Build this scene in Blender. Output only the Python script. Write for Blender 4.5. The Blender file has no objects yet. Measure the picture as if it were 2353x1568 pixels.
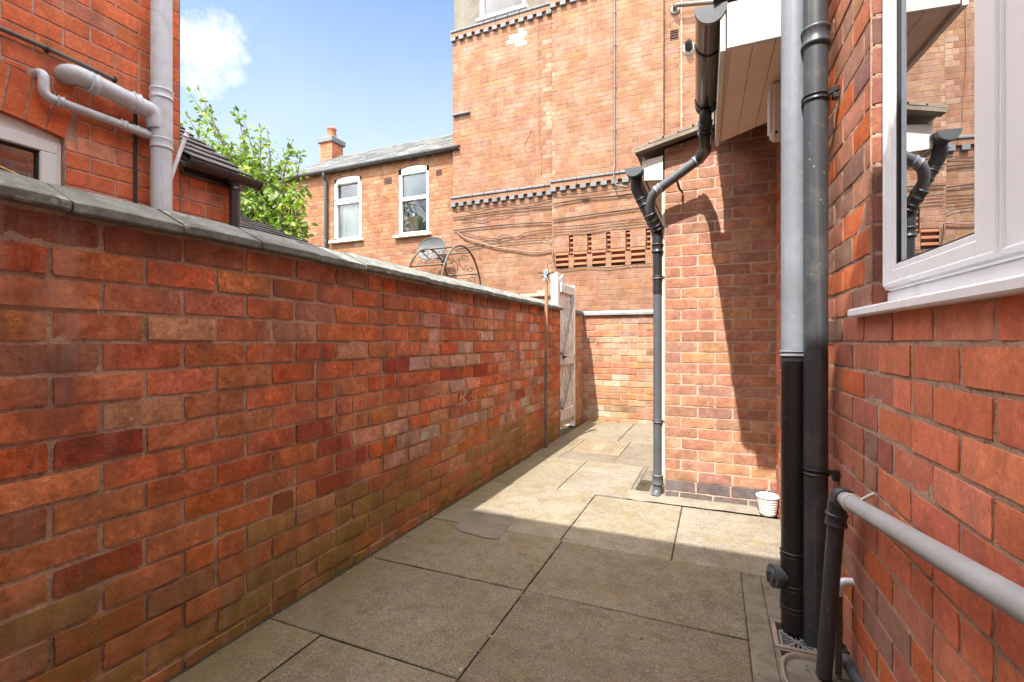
import bpy, math, random
from mathutils import Vector, Matrix, noise as mnoise

# ------------------------------------------------------------------ survey
F_PX, EYE = 1090.0, 1.15
YAW = math.atan2(467.0, F_PX)
CY, SY = math.cos(YAW), math.sin(YAW)

def at(x, y, X=None, Y=None, z=None):
    """place in the yard seen along a sight line, on the wall X=, wall Y= or level z="""
    q = (x - 1176.5) / F_PX; v = (784.0 - y) / F_PX
    if z is not None:
        d = (z - EYE) / v; l = q * d
        return Vector((l*CY - d*SY, l*SY + d*CY, z))
    if Y is not None:
        X = Y * (q*CY - SY) / (CY + q*SY)
    else:
        Y = X * (CY + q*SY) / (q*CY - SY)
    d = -X*SY + Y*CY
    return Vector((X, Y, EYE + v*d))

COL = bpy.context.scene.collection
SUN = Vector((0.115, 0.65, -1.0)).normalized()      # travelling direction of sunlight

# ------------------------------------------------------------------ objects
def link(o, parent=None):
    COL.objects.link(o)
    if parent is not None:
        o.parent = parent
    return o

def thing(name, label, cat, loc=(0, 0, 0), group=None):
    o = bpy.data.objects.new(name, None)
    o.empty_display_size = 0.1
    o.location = loc
    o['label'] = label; o['category'] = cat
    if group: o['group'] = group
    o['ox'] = tuple(loc)
    link(o)
    return o

def org(o):
    while o.parent is not None: o = o.parent
    return Vector(o.location)

class MB:
    def __init__(s):
        s.v = []; s.f = []; s.m = []; s.sm = []; s.c = []; s.col = (1, 1, 1, 1)
    def add(s, vs, fs, mi=0, smooth=False):
        b = len(s.v)
        s.v += [tuple(p) for p in vs]; s.c += [s.col]*len(vs)
        for f in fs:
            s.f.append(tuple(b+i for i in f)); s.m.append(mi); s.sm.append(smooth)
    def box(s, c, size, rz=0, mi=0, ax=None):
        c = Vector(c); hx, hy, hz = size[0]/2, size[1]/2, size[2]/2
        R = Matrix.Rotation(rz, 3, 'Z') if ax is None else ax
        vs = [c + R @ Vector((sx*hx, sy*hy, sz*hz)) for sz in (-1, 1) for sy in (-1, 1) for sx in (-1, 1)]
        s.add(vs, [(0,2,3,1),(4,5,7,6),(0,1,5,4),(2,6,7,3),(0,4,6,2),(1,3,7,5)], mi)
    def bev(s, c, size, b=0.004, rz=0, mi=0, ax=None):
        """box with bevelled edges"""
        c = Vector(c); h = [max(x/2, 1e-4) for x in size]; b = min(b, min(h)*0.8)
        R = Matrix.Rotation(rz, 3, 'Z') if ax is None else ax
        vs = []; idx = {}
        for sx in (-1, 1):
            for sy in (-1, 1):
                for sz in (-1, 1):
                    for a in range(3):
                        p = [sx*(h[0]-b), sy*(h[1]-b), sz*(h[2]-b)]
                        sg = (sx, sy, sz)
                        p[a] = sg[a]*h[a]
                        idx[(sx, sy, sz, a)] = len(vs)
                        vs.append(c + R @ Vector(p))
        fs = []
        def quad(k): fs.append(tuple(idx[x] for x in k))
        for sg in (-1, 1):
            o = [(sg,-1,-1,0),(sg,1,-1,0),(sg,1,1,0),(sg,-1,1,0)]; quad(o if sg > 0 else o[::-1])
            o = [(-1,sg,-1,1),(-1,sg,1,1),(1,sg,1,1),(1,sg,-1,1)]; quad(o if sg > 0 else o[::-1])
            o = [(-1,-1,sg,2),(1,-1,sg,2),(1,1,sg,2),(-1,1,sg,2)]; quad(o if sg > 0 else o[::-1])
        for a1 in (-1, 1):
            for a2 in (-1, 1):
                quad([(-1,a1,a2,1),(1,a1,a2,1),(1,a1,a2,2),(-1,a1,a2,2)])
                quad([(a1,-1,a2,0),(a1,1,a2,0),(a1,1,a2,2),(a1,-1,a2,2)])
                quad([(a1,a2,-1,0),(a1,a2,1,0),(a1,a2,1,1),(a1,a2,-1,1)])
                for a3 in (-1, 1):
                    quad([(a1,a2,a3,0),(a1,a2,a3,1),(a1,a2,a3,2)])
        s.add(vs, fs, mi)
    def prism(s, poly, d, mi=0):
        """extrude a planar polygon (world points) by vector d"""
        n = len(poly); d = Vector(d)
        vs = [Vector(p) for p in poly] + [Vector(p)+d for p in poly]
        s.add(vs, [tuple(range(n))[::-1], tuple(range(n, 2*n))] + [(i, (i+1) % n, (i+1) % n+n, i+n) for i in range(n)], mi)
    def bar(s, a, b, w, t, up=(0, 0, 1), mi=0, bevel=0.0):
        """rectangular bar from a to b, w across, t along up"""
        a = Vector(a); b = Vector(b); d = (b-a); L = d.length; d.normalize()
        u = Vector(up); u = (u - d*u.dot(d)).normalized(); w_ = d.cross(u)
        R = Matrix((d, w_, u)).transposed()
        (s.bev if bevel else s.box)((a+b)/2, (L, w, t), ax=R, mi=mi, **({'b': bevel} if bevel else {}))
    def tube(s, pts, r, n=16, mi=0, cap=True, hollow=False):
        pts = [Vector(p) for p in pts]
        rs = r if isinstance(r, (list, tuple)) else [r]*len(pts)
        t0 = (pts[1]-pts[0]).normalized()
        up = Vector((0, 0, 1)) if abs(t0.z) < 0.9 else Vector((0, 1, 0))
        u = (up - t0*up.dot(t0)).normalized()
        vs = []; fs = []
        for i, p in enumerate(pts):
            if i == 0: t = t0
            elif i == len(pts)-1: t = (pts[i]-pts[i-1]).normalized()
            else: t = ((pts[i+1]-pts[i]).normalized()+(pts[i]-pts[i-1]).normalized()).normalized()
            u = (u - t*u.dot(t)).normalized(); w = t.cross(u)
            for k in range(n):
                a = 2*math.pi*k/n
                vs.append(p + (u*math.cos(a)+w*math.sin(a))*rs[i])
        for i in range(len(pts)-1):
            for k in range(n):
                fs.append((i*n+k, i*n+(k+1) % n, (i+1)*n+(k+1) % n, (i+1)*n+k))
        s.add(vs, fs, mi, True)
        if cap:
            s.add(vs[:n], [tuple(range(n))[::-1]], mi)
            s.add(vs[-n:], [tuple(range(n))], mi)
    def collar(s, a, b, r, n=18, mi=0, rim=0.004):
        """pipe socket between a and b with rounded lips"""
        a = Vector(a); b = Vector(b); d = b-a
        ks = [0, .04, .12, .2, .3, .7, .8, .88, .96, 1]
        rr = [r, r+rim*1.2, r+rim*1.6, r+rim*1.2, r+rim*.5, r+rim*.5, r+rim*1.2, r+rim*1.6, r+rim*1.2, r]
        s.tube([a+d*k for k in ks], rr, n, mi)
    def lathe(s, base, prof, n=28, mi=0, axis=(0, 0, 1)):
        ax = Vector(axis).normalized(); base = Vector(base)
        up = Vector((1, 0, 0)) if abs(ax.x) < .9 else Vector((0, 1, 0))
        u = (up-ax*up.dot(ax)).normalized(); w = ax.cross(u)
        vs = []; fs = []
        for (r, h) in prof:
            for k in range(n):
                a = 2*math.pi*k/n
                vs.append(base+ax*h+(u*math.cos(a)+w*math.sin(a))*r)
        for i in range(len(prof)-1):
            for k in range(n):
                fs.append((i*n+k, i*n+(k+1) % n, (i+1)*n+(k+1) % n, (i+1)*n+k))
        s.add(vs, fs, mi, True)
    def build(s, name, mats, parent=None, col=False):
        o_ = org(parent) if parent is not None else Vector((0, 0, 0))
        me = bpy.data.meshes.new(name)
        me.from_pydata([(p[0]-o_.x, p[1]-o_.y, p[2]-o_.z) for p in s.v], [], s.f)
        if not isinstance(mats, (list, tuple)): mats = [mats]
        for m in mats: me.materials.append(m)
        me.polygons.foreach_set('material_index', s.m)
        me.polygons.foreach_set('use_smooth', s.sm)
        if col:
            a = me.color_attributes.new('bcol', 'FLOAT_COLOR', 'POINT')
            a.data.foreach_set('color', [x for c in s.c for x in c])
        me.update()
        return link(bpy.data.objects.new(name, me), parent)

def tag(o, label, cat, group=None):
    o['label'] = label; o['category'] = cat
    if group: o['group'] = group
    return o
def structure(o):
    o['kind'] = 'structure'; return o

def spline(pts, sub=6):
    pts = [Vector(p) for p in pts]; out = []
    n = len(pts)
    for i in range(n-1):
        p0 = pts[max(i-1, 0)]; p1 = pts[i]; p2 = pts[i+1]; p3 = pts[min(i+2, n-1)]
        for k in range(sub):
            t = k/sub
            out.append(0.5*((2*p1)+(p2-p0)*t+(2*p0-5*p1+4*p2-p3)*t*t+(3*p1-p0-3*p2+p3)*t**3))
    out.append(pts[-1]); return out

def fillet(pts, r, sub=8):
    """polyline with its corners rounded"""
    pts = [Vector(p) for p in pts]; out = [pts[0]]
    for i in range(1, len(pts)-1):
        a, b, c = pts[i-1], pts[i], pts[i+1]
        d1 = (a-b); d2 = (c-b)
        k = min(r, d1.length*.49, d2.length*.49)
        s_ = b+d1.normalized()*k; e = b+d2.normalized()*k
        for j in range(sub+1):
            t = j/sub
            out.append(s_*(1-t)**2+b*2*t*(1-t)+e*t*t)
    out.append(pts[-1]); return out

# ------------------------------------------------------------------ materials
def srgb(r, g, b):
    f = lambda c: (c/255/12.92) if c/255 <= .04045 else ((c/255+.055)/1.055)**2.4
    return (f(r), f(g), f(b), 1)

class NT:
    def __init__(s, name):
        s.mat = bpy.data.materials.new(name); s.mat.use_nodes = True
        s.t = s.mat.node_tree; s.n = s.t.nodes; s.l = s.t.links
        s.bsdf = s.n['Principled BSDF']; s.out = s.n['Material Output']
        s.pos = s.n.new('ShaderNodeNewGeometry').outputs['Position']
    def put(s, sock, v):
        if isinstance(v, bpy.types.NodeSocket): s.l.new(v, sock)
        elif v is not None: sock.default_value = v
    def mapping(s, vec, scale=(1, 1, 1), loc=(0, 0, 0)):
        n = s.n.new('ShaderNodeMapping'); s.put(n.inputs['Vector'], vec)
        n.inputs['Scale'].default_value = scale; n.inputs['Location'].default_value = loc
        return n.outputs['Vector']
    def noise(s, scale=5, detail=4, rough=.55, vec=None, dist=0, col=False):
        n = s.n.new('ShaderNodeTexNoise'); s.put(n.inputs['Vector'], vec or s.pos)
        n.inputs['Scale'].default_value = scale; n.inputs['Detail'].default_value = detail
        n.inputs['Roughness'].default_value = rough; n.inputs['Distortion'].default_value = dist
        return n.outputs['Color' if col else 'Fac']
    def voro(s, scale=5, vec=None, feature='F1', rand=1.0, out='Distance'):
        n = s.n.new('ShaderNodeTexVoronoi'); n.feature = feature
        s.put(n.inputs['Vector'], vec or s.pos); n.inputs['Scale'].default_value = scale
        n.inputs['Randomness'].default_value = rand
        return n.outputs[out]
    def ramp(s, fac, stops):
        n = s.n.new('ShaderNodeValToRGB'); s.put(n.inputs['Fac'], fac)
        e = n.color_ramp.elements
        while len(e) < len(stops): e.new(.5)
        for k, (p, c) in enumerate(stops):
            e[k].position = p
            e[k].color = c if isinstance(c, (tuple, list)) else (c, c, c, 1)
        return n.outputs['Color']
    def mix(s, a, b, fac=.5, mode='MIX'):
        n = s.n.new('ShaderNodeMixRGB'); n.blend_type = mode
        s.put(n.inputs['Fac'], fac); s.put(n.inputs['Color1'], a); s.put(n.inputs['Color2'], b)
        return n.outputs['Color']
    def math(s, op, a, b=None, clamp=False):
        n = s.n.new('ShaderNodeMath'); n.operation = op; n.use_clamp = clamp
        s.put(n.inputs[0], a)
        if b is not None: s.put(n.inputs[1], b)
        return n.outputs[0]
    def xyz(s, vec=None):
        n = s.n.new('ShaderNodeSeparateXYZ'); s.put(n.inputs[0], vec or s.pos); return n.outputs
    def attr(s, name):
        n = s.n.new('ShaderNodeAttribute'); n.attribute_name = name; return n.outputs
    def bump(s, h, strength=.3, dist=.003, normal=None):
        n = s.n.new('ShaderNodeBump'); s.put(n.inputs['Height'], h)
        n.inputs['Strength'].default_value = strength; n.inputs['Distance'].default_value = dist
        if normal is not None: s.put(n.inputs['Normal'], normal)
        return n.outputs['Normal']
    def fin(s, base=None, rough=None, normal=None, spec=None, metal=None):
        s.put(s.bsdf.inputs['Base Color'], base); s.put(s.bsdf.inputs['Roughness'], rough)
        s.put(s.bsdf.inputs['Normal'], normal); s.put(s.bsdf.inputs['Specular IOR Level'], spec)
        s.put(s.bsdf.inputs['Metallic'], metal)
        return s.mat

def m_brick(name, mottle=.35, streak=0.0, algae=0.0, soot=0.25, grain=1.0, pale=0.0, zalg=.55, spall=0.0):
    t = NT(name); A = t.attr('bcol'); c = A['Color']
    # fine grain and blotches in the clay
    n1 = t.noise(60, 5, .75); n2 = t.noise(13, 6, .7, dist=.5); n3 = t.noise(2.2, 4, .6)
    c = t.mix(c, t.mix(c, (.48, .46, .46, 1), 1, 'MULTIPLY'), t.math('MULTIPLY', t.ramp(n2, [(.44, 0), (.64, 1)]), mottle))
    c = t.mix(c, t.mix(c, (1.25, 1.45, 1.6, 1), 1, 'MULTIPLY'), t.math('MULTIPLY', t.ramp(n2, [(.34, 1), (.46, 0)]), mottle))
    c = t.mix(c, t.mix(c, (1.45, 1.5, 1.5, 1), 1, 'MULTIPLY'), t.math('MULTIPLY', t.ramp(n1, [(.50, 0), (.66, 1)]), mottle))
    c = t.mix(c, t.mix(c, (.5, .45, .42, 1), 1, 'MULTIPLY'), t.math('MULTIPLY', t.ramp(n1, [(.34, 1), (.46, 0)]), mottle))
    # kiln flashing: broad vertical bands crossing the face of a brick
    nb = t.noise(1, 3, .5, vec=t.mapping(t.pos, (9, 9, 3.0)))
    c = t.mix(c, (.16, .075, .055, 1), t.math('MULTIPLY', t.ramp(nb, [(.52, 0), (.70, 1)]), mottle*.8))
    if pale:
        c = t.mix(c, (.55, .42, .34, 1), t.math('MULTIPLY', t.ramp(t.noise(3.1, 5, .65), [(.45, 0), (.75, 1)]), pale))
    if streak:
        nv = t.noise(1, 5, .6, vec=t.mapping(t.pos, (16, 16, 1.6)))
        nz = t.noise(1.3, 3, .5)
        k = t.math('MULTIPLY', t.ramp(nv, [(.50, 0), (.74, 1)]), t.ramp(nz, [(.40, 0), (.62, 1)]))
        c = t.mix(c, (.60, .42, .36, 1), t.math('MULTIPLY', k, streak))
    if soot:
        k = t.math('MULTIPLY', t.ramp(n3, [(.50, 0), (.78, 1)]), t.ramp(n1, [(.3, .3), (.6, 1)]))
        c = t.mix(c, (.07, .055, .045, 1), t.math('MULTIPLY', k, soot))
    if algae:
        z = t.xyz()['Z']
        m = t.math('SUBTRACT', 1.0, t.math('DIVIDE', z, zalg), True)
        m = t.math('MULTIPLY', m, t.ramp(t.noise(3.3, 5, .65), [(.30, .0), (.58, 1)]), True)
        m = t.math('MULTIPLY', m, t.ramp(t.noise(30, 4, .6), [(.3, .45), (.6, 1)]))
        c = t.mix(c, (.19, .145, .035, 1), t.math('MULTIPLY', m, algae, True))
    # small dark pits
    pit = t.ramp(t.voro(70), [(.0, 1), (.10, 1), (.17, 0)])
    pit = t.math('MULTIPLY', pit, t.ramp(t.noise(6, 3), [(.5, 0), (.62, 1)]))
    c = t.mix(c, (.10, .05, .04, 1), t.math('MULTIPLY', pit, .55))
    h = t.math('ADD', t.math('MULTIPLY', n1, .7), t.math('MULTIPLY', n2, .6))
    h = t.math('SUBTRACT', h, t.math('MULTIPLY', pit, .6))
    # rough faces (flag in alpha) get a much stronger grain
    nr = t.noise(130, 4, .7)
    h = t.math('ADD', h, t.math('MULTIPLY', nr, t.math('MULTIPLY', t.math('SUBTRACT', 1.0, A['Alpha']), 2.2)))
    return t.fin(c, .88, t.bump(h, .55*grain, .004), .18)

def m_mortar(name, col, var=.35, algae=0.0):
    t = NT(name)
    n1 = t.noise(80, 5, .8); n2 = t.noise(7, 5, .65)
    c = t.mix(col, t.mix(col, (.45, .40, .36, 1), 1, 'MULTIPLY'), t.math('MULTIPLY', t.ramp(n2, [(.40, 0), (.70, 1)]), var*1.6, True))
    c = t.mix(c, t.mix(c, (1.35, 1.32, 1.28, 1), 1, 'MULTIPLY'), t.ramp(n1, [(.50, 0), (.66, .8)]))
    c = t.mix(c, t.mix(c, (.40, .36, .32, 1), 1, 'MULTIPLY'), t.ramp(n1, [(.33, .9), (.45, 0)]))
    pt = t.math('MULTIPLY', t.ramp(t.voro(85), [(.0, 1), (.16, 1), (.26, 0)]), t.ramp(n2, [(.46, 0), (.56, 1)]))
    c = t.mix(c, (.05, .035, .028, 1), t.math('MULTIPLY', pt, .8))
    if algae:
        z = t.xyz()['Z']
        m = t.math('MULTIPLY', t.math('SUBTRACT', 1.0, t.math('DIVIDE', z, .5), True), t.ramp(n2, [(.35, 0), (.6, 1)]))
        c = t.mix(c, (.12, .10, .035, 1), t.math('MULTIPLY', m, algae, True))
    return t.fin(c, .95, t.bump(t.math('ADD', n1, t.math('MULTIPLY', n2, .5)), .9, .006), .1)

def m_plain(name, col, rough=.5, spec=.4, var=.15, bump=.1, scale=20, metal=0, dirt=None, dirtamt=0.0, drip=None, lichen=0.0):
    t = NT(name)
    n1 = t.noise(scale, 5, .6); n2 = t.noise(scale*.18, 4, .6)
    c = t.mix(col, t.mix(col, (.6, .58, .55, 1), 1, 'MULTIPLY'), t.math('MULTIPLY', t.ramp(n2, [(.4, 0), (.7, 1)]), var*2, True))
    c = t.mix(c, t.mix(c, (1.25, 1.25, 1.25, 1), 1, 'MULTIPLY'), t.math('MULTIPLY', t.ramp(n1, [(.45, 0), (.7, 1)]), var*2, True))
    if dirt:
        k = t.math('MULTIPLY', t.ramp(t.noise(scale*.35, 6, .7, dist=.6), [(.50, 0), (.72, 1)]), dirtamt)
        c = t.mix(c, dirt, k)
    if drip:
        dv = t.noise(1, 5, .7, vec=t.mapping(t.pos, (38, 38, 1.3)), dist=.3)
        c = t.mix(c, drip, t.math('MULTIPLY', t.ramp(dv, [(.54, 0), (.68, 1)]), .45))
        sp_ = t.math('MULTIPLY', t.ramp(t.voro(34), [(.0, 1), (.07, 1), (.12, 0)]), t.ramp(t.noise(7, 3), [(.5, 0), (.6, 1)]))
        c = t.mix(c, (.5, .5, .48, 1), t.math('MULTIPLY', sp_, .6))
    if lichen:
        li = t.math('MULTIPLY', t.ramp(t.voro(22, vec=t.mix(t.pos, t.noise(14, 3, .5, col=True), .04)), [(.0, 1), (.28, .9), (.36, 0)]), t.ramp(t.noise(5, 4, .65), [(.48, 0), (.58, 1)]))
        c = t.mix(c, (.40, .40, .33, 1), t.math('MULTIPLY', li, lichen))
        dk = t.math('MULTIPLY', t.ramp(t.voro(48), [(.0, 1), (.2, .9), (.3, 0)]), t.ramp(t.noise(9, 4, .65), [(.46, 0), (.56, 1)]))
        c = t.mix(c, (.06, .06, .05, 1), t.math('MULTIPLY', dk, lichen))
    r = t.math('ADD', rough, t.math('MULTIPLY', t.math('SUBTRACT', n2, .5), .3), True)
    return t.fin(c, r, t.bump(n1, bump, .003), spec, metal)

def m_flag(name):
    t = NT(name); A = t.attr('bcol')
    n1 = t.noise(115, 3, .8); n2 = t.noise(9, 6, .7, dist=.5); n3 = t.noise(1.7, 5, .6); n4 = t.noise(42, 5, .75)
    c = t.mix(A['Color'], t.mix(A['Color'], (.62, .58, .52, 1), 1, 'MULTIPLY'), t.math('MULTIPLY', t.ramp(n3, [(.38, 0), (.68, 1)]), .55))
    c = t.mix(c, t.mix(c, (.50, .46, .40, 1), 1, 'MULTIPLY'), t.math('MULTIPLY', t.ramp(n2, [(.48, 0), (.70, 1)]), .55))
    c = t.mix(c, t.mix(c, (1.45, 1.40, 1.28, 1), 1, 'MULTIPLY'), t.math('MULTIPLY', t.ramp(n4, [(.48, 0), (.72, 1)]), .6))
    c = t.mix(c, t.mix(c, (.45, .45, .45, 1), 1, 'MULTIPLY'), t.ramp(n1, [(.36, .9), (.48, 0)]))
    c = t.mix(c, t.mix(c, (1.8, 1.75, 1.65, 1), 1, 'MULTIPLY'), t.ramp(n1, [(.56, 0), (.68, .9)]))
    hc = t.noise(24, 4, .7); hd = t.noise(17, 4, .7, vec=t.mapping(t.pos, (1, 1, 1), (7, 3, 1)))
    c = t.mix(c, t.mix(c, (1.28, 1.02, .86, 1), 1, 'MULTIPLY'), t.ramp(hc, [(.48, 0), (.62, .55)]))
    c = t.mix(c, t.mix(c, (.77, .775, .75, 1), 1, 'MULTIPLY'), t.ramp(hd, [(.48, 0), (.62, .55)]))
    c = t.mix(c, t.mix(c, (1.7, 1.65, 1.6, 1), 1, 'MULTIPLY'), t.math('MULTIPLY', t.ramp(t.voro(26), [(.0, 1), (.12, 1), (.2, 0)]), t.ramp(n2, [(.5, 0), (.6, .8)])))
    # ochre and olive lichen
    rings = t.ramp(t.voro(13, vec=t.mix(t.pos, t.noise(9, 3, .5, col=True), .06)), [(.0, .15), (.25, 1), (.42, .8), (.5, 0)])
    k = t.math('MULTIPLY', rings, t.ramp(t.noise(2.6, 4, .6), [(.50, 0), (.64, 1)]))
    c = t.mix(c, (.20, .145, .060, 1), t.math('MULTIPLY', k, .5))
    k2 = t.math('MULTIPLY', t.ramp(t.noise(5.2, 5, .7), [(.50, 0), (.66, 1)]), t.ramp(n4, [(.35, 0), (.6, 1)]))
    c = t.mix(c, (.125, .108, .042, 1), t.math('MULTIPLY', k2, .42))
    # algae run along the foot of the garden wall
    X = t.xyz()['X']
    near = t.math('SUBTRACT', 1.0, t.math('DIVIDE', t.math('ADD', X, 1.72), .42), True)
    near = t.math('MULTIPLY', near, t.ramp(t.noise(4.0, 5, .65), [(.33, 0), (.6, 1)]))
    c = t.mix(c, (.16, .125, .045, 1), t.math('MULTIPLY', near, .5, True))
    h = t.math('ADD', t.math('MULTIPLY', n1, .5), n4)
    return t.fin(c, .9, t.bump(h, .35, .004), .2)

def m_slate(name, col):
    t = NT(name); A = t.attr('bcol')
    n1 = t.noise(24, 5, .65); n2 = t.noise(2.4, 5, .65)
    c = t.mix(A['Color'], t.mix(A['Color'], (.5, .5, .5, 1), 1, 'MULTIPLY'), t.ramp(n1, [(.4, 0), (.7, .8)]))
    c = t.mix(c, t.mix(c, (1.5, 1.45, 1.35, 1), 1, 'MULTIPLY'), t.ramp(n2, [(.45, 0), (.7, .7)]))
    return t.fin(c, .75, t.bump(n1, .4, .005), .3)

def m_wood(name, col, dark, paint=None, wear=.5, rough=.75):
    t = NT(name)
    g = t.noise(1, 6, .6, vec=t.mapping(t.pos, (60, 60, 3)), dist=.4)
    c = t.mix(col, dark, t.ramp(g, [(.38, 0), (.68, 1)]))
    h = g
    if paint:
        w = t.noise(1, 6, .7, vec=t.mapping(t.pos, (26, 26, 5)), dist=.5)
        k = t.ramp(w, [(wear-.10, 1), (wear+.06, 0)])
        pc = t.mix(paint, t.mix(paint, (.75, .72, .68, 1), 1, 'MULTIPLY'), t.ramp(t.noise(6, 4), [(.4, 0), (.7, 1)]))
        c = t.mix(c, pc, k)
        h = t.math('ADD', t.math('MULTIPLY', g, .4), k)
    return t.fin(c, rough, t.bump(h, .4, .002), .25)

def m_glass(name, tint=(.02, .025, .03, 1), refl=.4, see=.0):
    t = NT(name); n = t.n
    gl = n.new('ShaderNodeBsdfGlossy'); gl.inputs['Roughness'].default_value = .0
    gl.inputs['Color'].default_value = (.95, .97, 1, 1)
    w = t.bump(t.noise(1.6, 2, .4), .02, .05); t.l.new(w, gl.inputs['Normal'])
    df = n.new('ShaderNodeBsdfDiffuse'); df.inputs['Color'].default_value = tint
    tr = n.new('ShaderNodeBsdfTransparent'); tr.inputs['Color'].default_value = (.9, .95, .94, 1)
    m0 = n.new('ShaderNodeMixShader'); m0.inputs['Fac'].default_value = see
    t.l.new(df.outputs[0], m0.inputs[1]); t.l.new(tr.outputs[0], m0.inputs[2])
    m1 = n.new('ShaderNodeMixShader')
    fr = n.new('ShaderNodeFresnel'); fr.inputs['IOR'].default_value = 1.6
    t.put(m1.inputs['Fac'], t.math('ADD', refl, fr.outputs[0], True))
    t.l.new(m0.outputs[0], m1.inputs[1]); t.l.new(gl.outputs[0], m1.inputs[2])
    t.l.new(m1.outputs[0], t.out.inputs['Surface'])
    return t.mat

def m_leaf(name):
    t = NT(name); A = t.attr('bcol')
    t.fin(A['Color'], .5, None, .35)
    tr = t.n.new('ShaderNodeBsdfTranslucent'); t.put(tr.inputs['Color'], t.mix(A['Color'], (1.4, 1.45, .8, 1), 1, 'MULTIPLY'))
    m = t.n.new('ShaderNodeMixShader'); m.inputs['Fac'].default_value = .30
    t.l.new(t.bsdf.outputs[0], m.inputs[1]); t.l.new(tr.outputs[0], m.inputs[2])
    t.l.new(m.outputs[0], t.out.inputs['Surface'])
    return t.mat

M = {}
M['brick_yard'] = m_brick('weathered_yard_brick', .70, .50, 1.0, .62, 1.6, zalg=.80)
M['brick_end'] = m_brick('end_wall_brick', .45, .25, .25, .15, 1.1, pale=.45)
M['brick_house'] = m_brick('house_brick', .36, .15, .25, .25, 1.1)
M['brick_ext'] = m_brick('extension_brick', .55, .10, 0, .15, 1.0)
M['brick_left'] = m_brick('orange_red_brick', .48, .08, 0, .12, .9)
M['brick_tall'] = m_brick('salmon_brick', .30, .15, 0, .10, .7, pale=.25)
M['brick_far'] = m_brick('mixed_salmon_brick', .35, .10, 0, .12, .8, pale=.2)
M['mort_yard'] = m_mortar('old_lime_mortar', (.50, .325, .235, 1), .40, .6)
M['mort_end'] = m_mortar('pale_mortar', (.42, .31, .22, 1), .3)
M['mort_house'] = m_mortar('brown_mortar', (.50, .34, .25, 1), .35, .3)
M['mort_ext'] = m_mortar('cream_mortar', (.50, .37, .28, 1), .25)
M['mort_left'] = m_mortar('pink_mortar', (.56, .35, .26, 1), .3)
M['mort_tall'] = m_mortar('salmon_mortar', (.285, .17, .112, 1), .3)
M['coping'] = m_plain('blue_grey_coping', (.185, .19, .172, 1), .85, .2, .55, .8, 45, dirt=(.075, .075, .055, 1), dirtamt=.7, lichen=.55)
M['coping_end'] = m_plain('pale_coping', (.30, .30, .30, 1), .8, .25, .3, .4, 45)
M['flag'] = m_flag('concrete_flagstone')
M['joint'] = m_plain('joint_soil', (.060, .052, .034, 1), .95, .1, .5, .8, 60)
M['rough_concrete'] = m_plain('rough_concrete', (.175, .152, .115, 1), .92, .15, .45, .9, 60, dirt=(.07, .06, .035, 1), dirtamt=.6)
M['cement'] = m_plain('cement_fillet', (.215, .185, .14, 1), .9, .15, .35, .6, 40)
gt_ = NT('loose_grit'); M['grit'] = gt_.fin(gt_.attr('bcol')['Color'], .9, None, .2)
M['soil'] = m_plain('earth', (.12, .095, .06, 1), .95, .1, .5, .8, 8)
M['pipe_black'] = m_plain('black_plastic', (.020, .020, .022, 1), .38, .5, .15, .03, 30, drip=(.075, .07, .06, 1))
M['pipe_dark'] = m_plain('dark_grey_plastic', (.085, .092, .10, 1), .42, .45, .22, .04, 25, dirt=(.13, .13, .13, 1), dirtamt=.25)
M['pipe_mid'] = m_plain('faded_grey_plastic', (.19, .212, .235, 1), .45, .4, .25, .05, 22, dirt=(.13, .13, .13, 1), dirtamt=.35, drip=(.14, .13, .12, 1))
M['pipe_iron'] = m_plain('sun_faded_black_plastic', (.042, .047, .053, 1), .42, .5, .25, .06, 25, dirt=(.15, .145, .13, 1), dirtamt=.40, drip=(.16, .155, .14, 1))
M['gutter_brown'] = m_plain('brown_black_gutter', (.040, .030, .027, 1), .22, .6, .1, .02, 20)
M['pipe_grey'] = m_plain('grey_upvc', (.55, .58, .61, 1), .5, .35, .16, .05, 18, dirt=(.22, .19, .16, 1), dirtamt=.35, drip=(.34, .31, .28, 1))
M['waste_grey'] = m_plain('grey_waste_pipe', (.38, .395, .41, 1), .4, .4, .1, .03, 18, dirt=(.20, .18, .15, 1), dirtamt=.35)
M['pipe_purple'] = m_plain('worn_black_waste_pipe', (.050, .048, .058, 1), .40, .5, .2, .04, 25, drip=(.12, .11, .11, 1))
M['upvc'] = m_plain('white_upvc', (.87, .90, .92, 1), .32, .45, .05, .01, 12, dirt=(.55, .50, .46, 1), dirtamt=.15)
M['upvc_lit'] = m_plain('white_window_frame', (.72, .72, .70, 1), .35, .4, .05, .01, 12)
M['white_paint'] = m_plain('flaking_white_paint', (.64, .62, .56, 1), .6, .3, .10, .35, 16, dirt=(.30, .24, .18, 1), dirtamt=.30)
M['soffit'] = m_plain('cream_soffit_paint', (.74, .62, .50, 1), .7, .2, .08, .1, 14, dirt=(.45, .34, .25, 1), dirtamt=.2)
M['gasket'] = m_plain('black_gasket', (.02, .018, .018, 1), .6, .3, .1, .05, 30)
M['brown_strip'] = m_plain('brown_spacer_bar', (.10, .075, .06, 1), .5, .3, .1, .05, 30)
M['glass_near'] = m_glass('window_glass', (.03, .028, .026, 1), .50)
M['glass_left'] = m_glass('neighbour_window_glass', (.05, .035, .03, 1), .22)
M['glass_far'] = m_glass('far_window_glass', (.05, .08, .09, 1), .04, .9)
M['slate'] = m_slate('grey_slate', None)
M['tile'] = m_slate('dark_tile', None)
M['lead'] = m_plain('weathered_verge_mortar', (.25, .21, .16, 1), .85, .2, .4, .7, 30)
M['bluebrick'] = m_plain('blue_engineering_brick', (.125, .10, .105, 1), .6, .35, .25, .2, 35)
M['bluedent'] = m_plain('blue_grey_dentil_brick', (.135, .145, .155, 1), .65, .3, .25, .2, 35)
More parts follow.
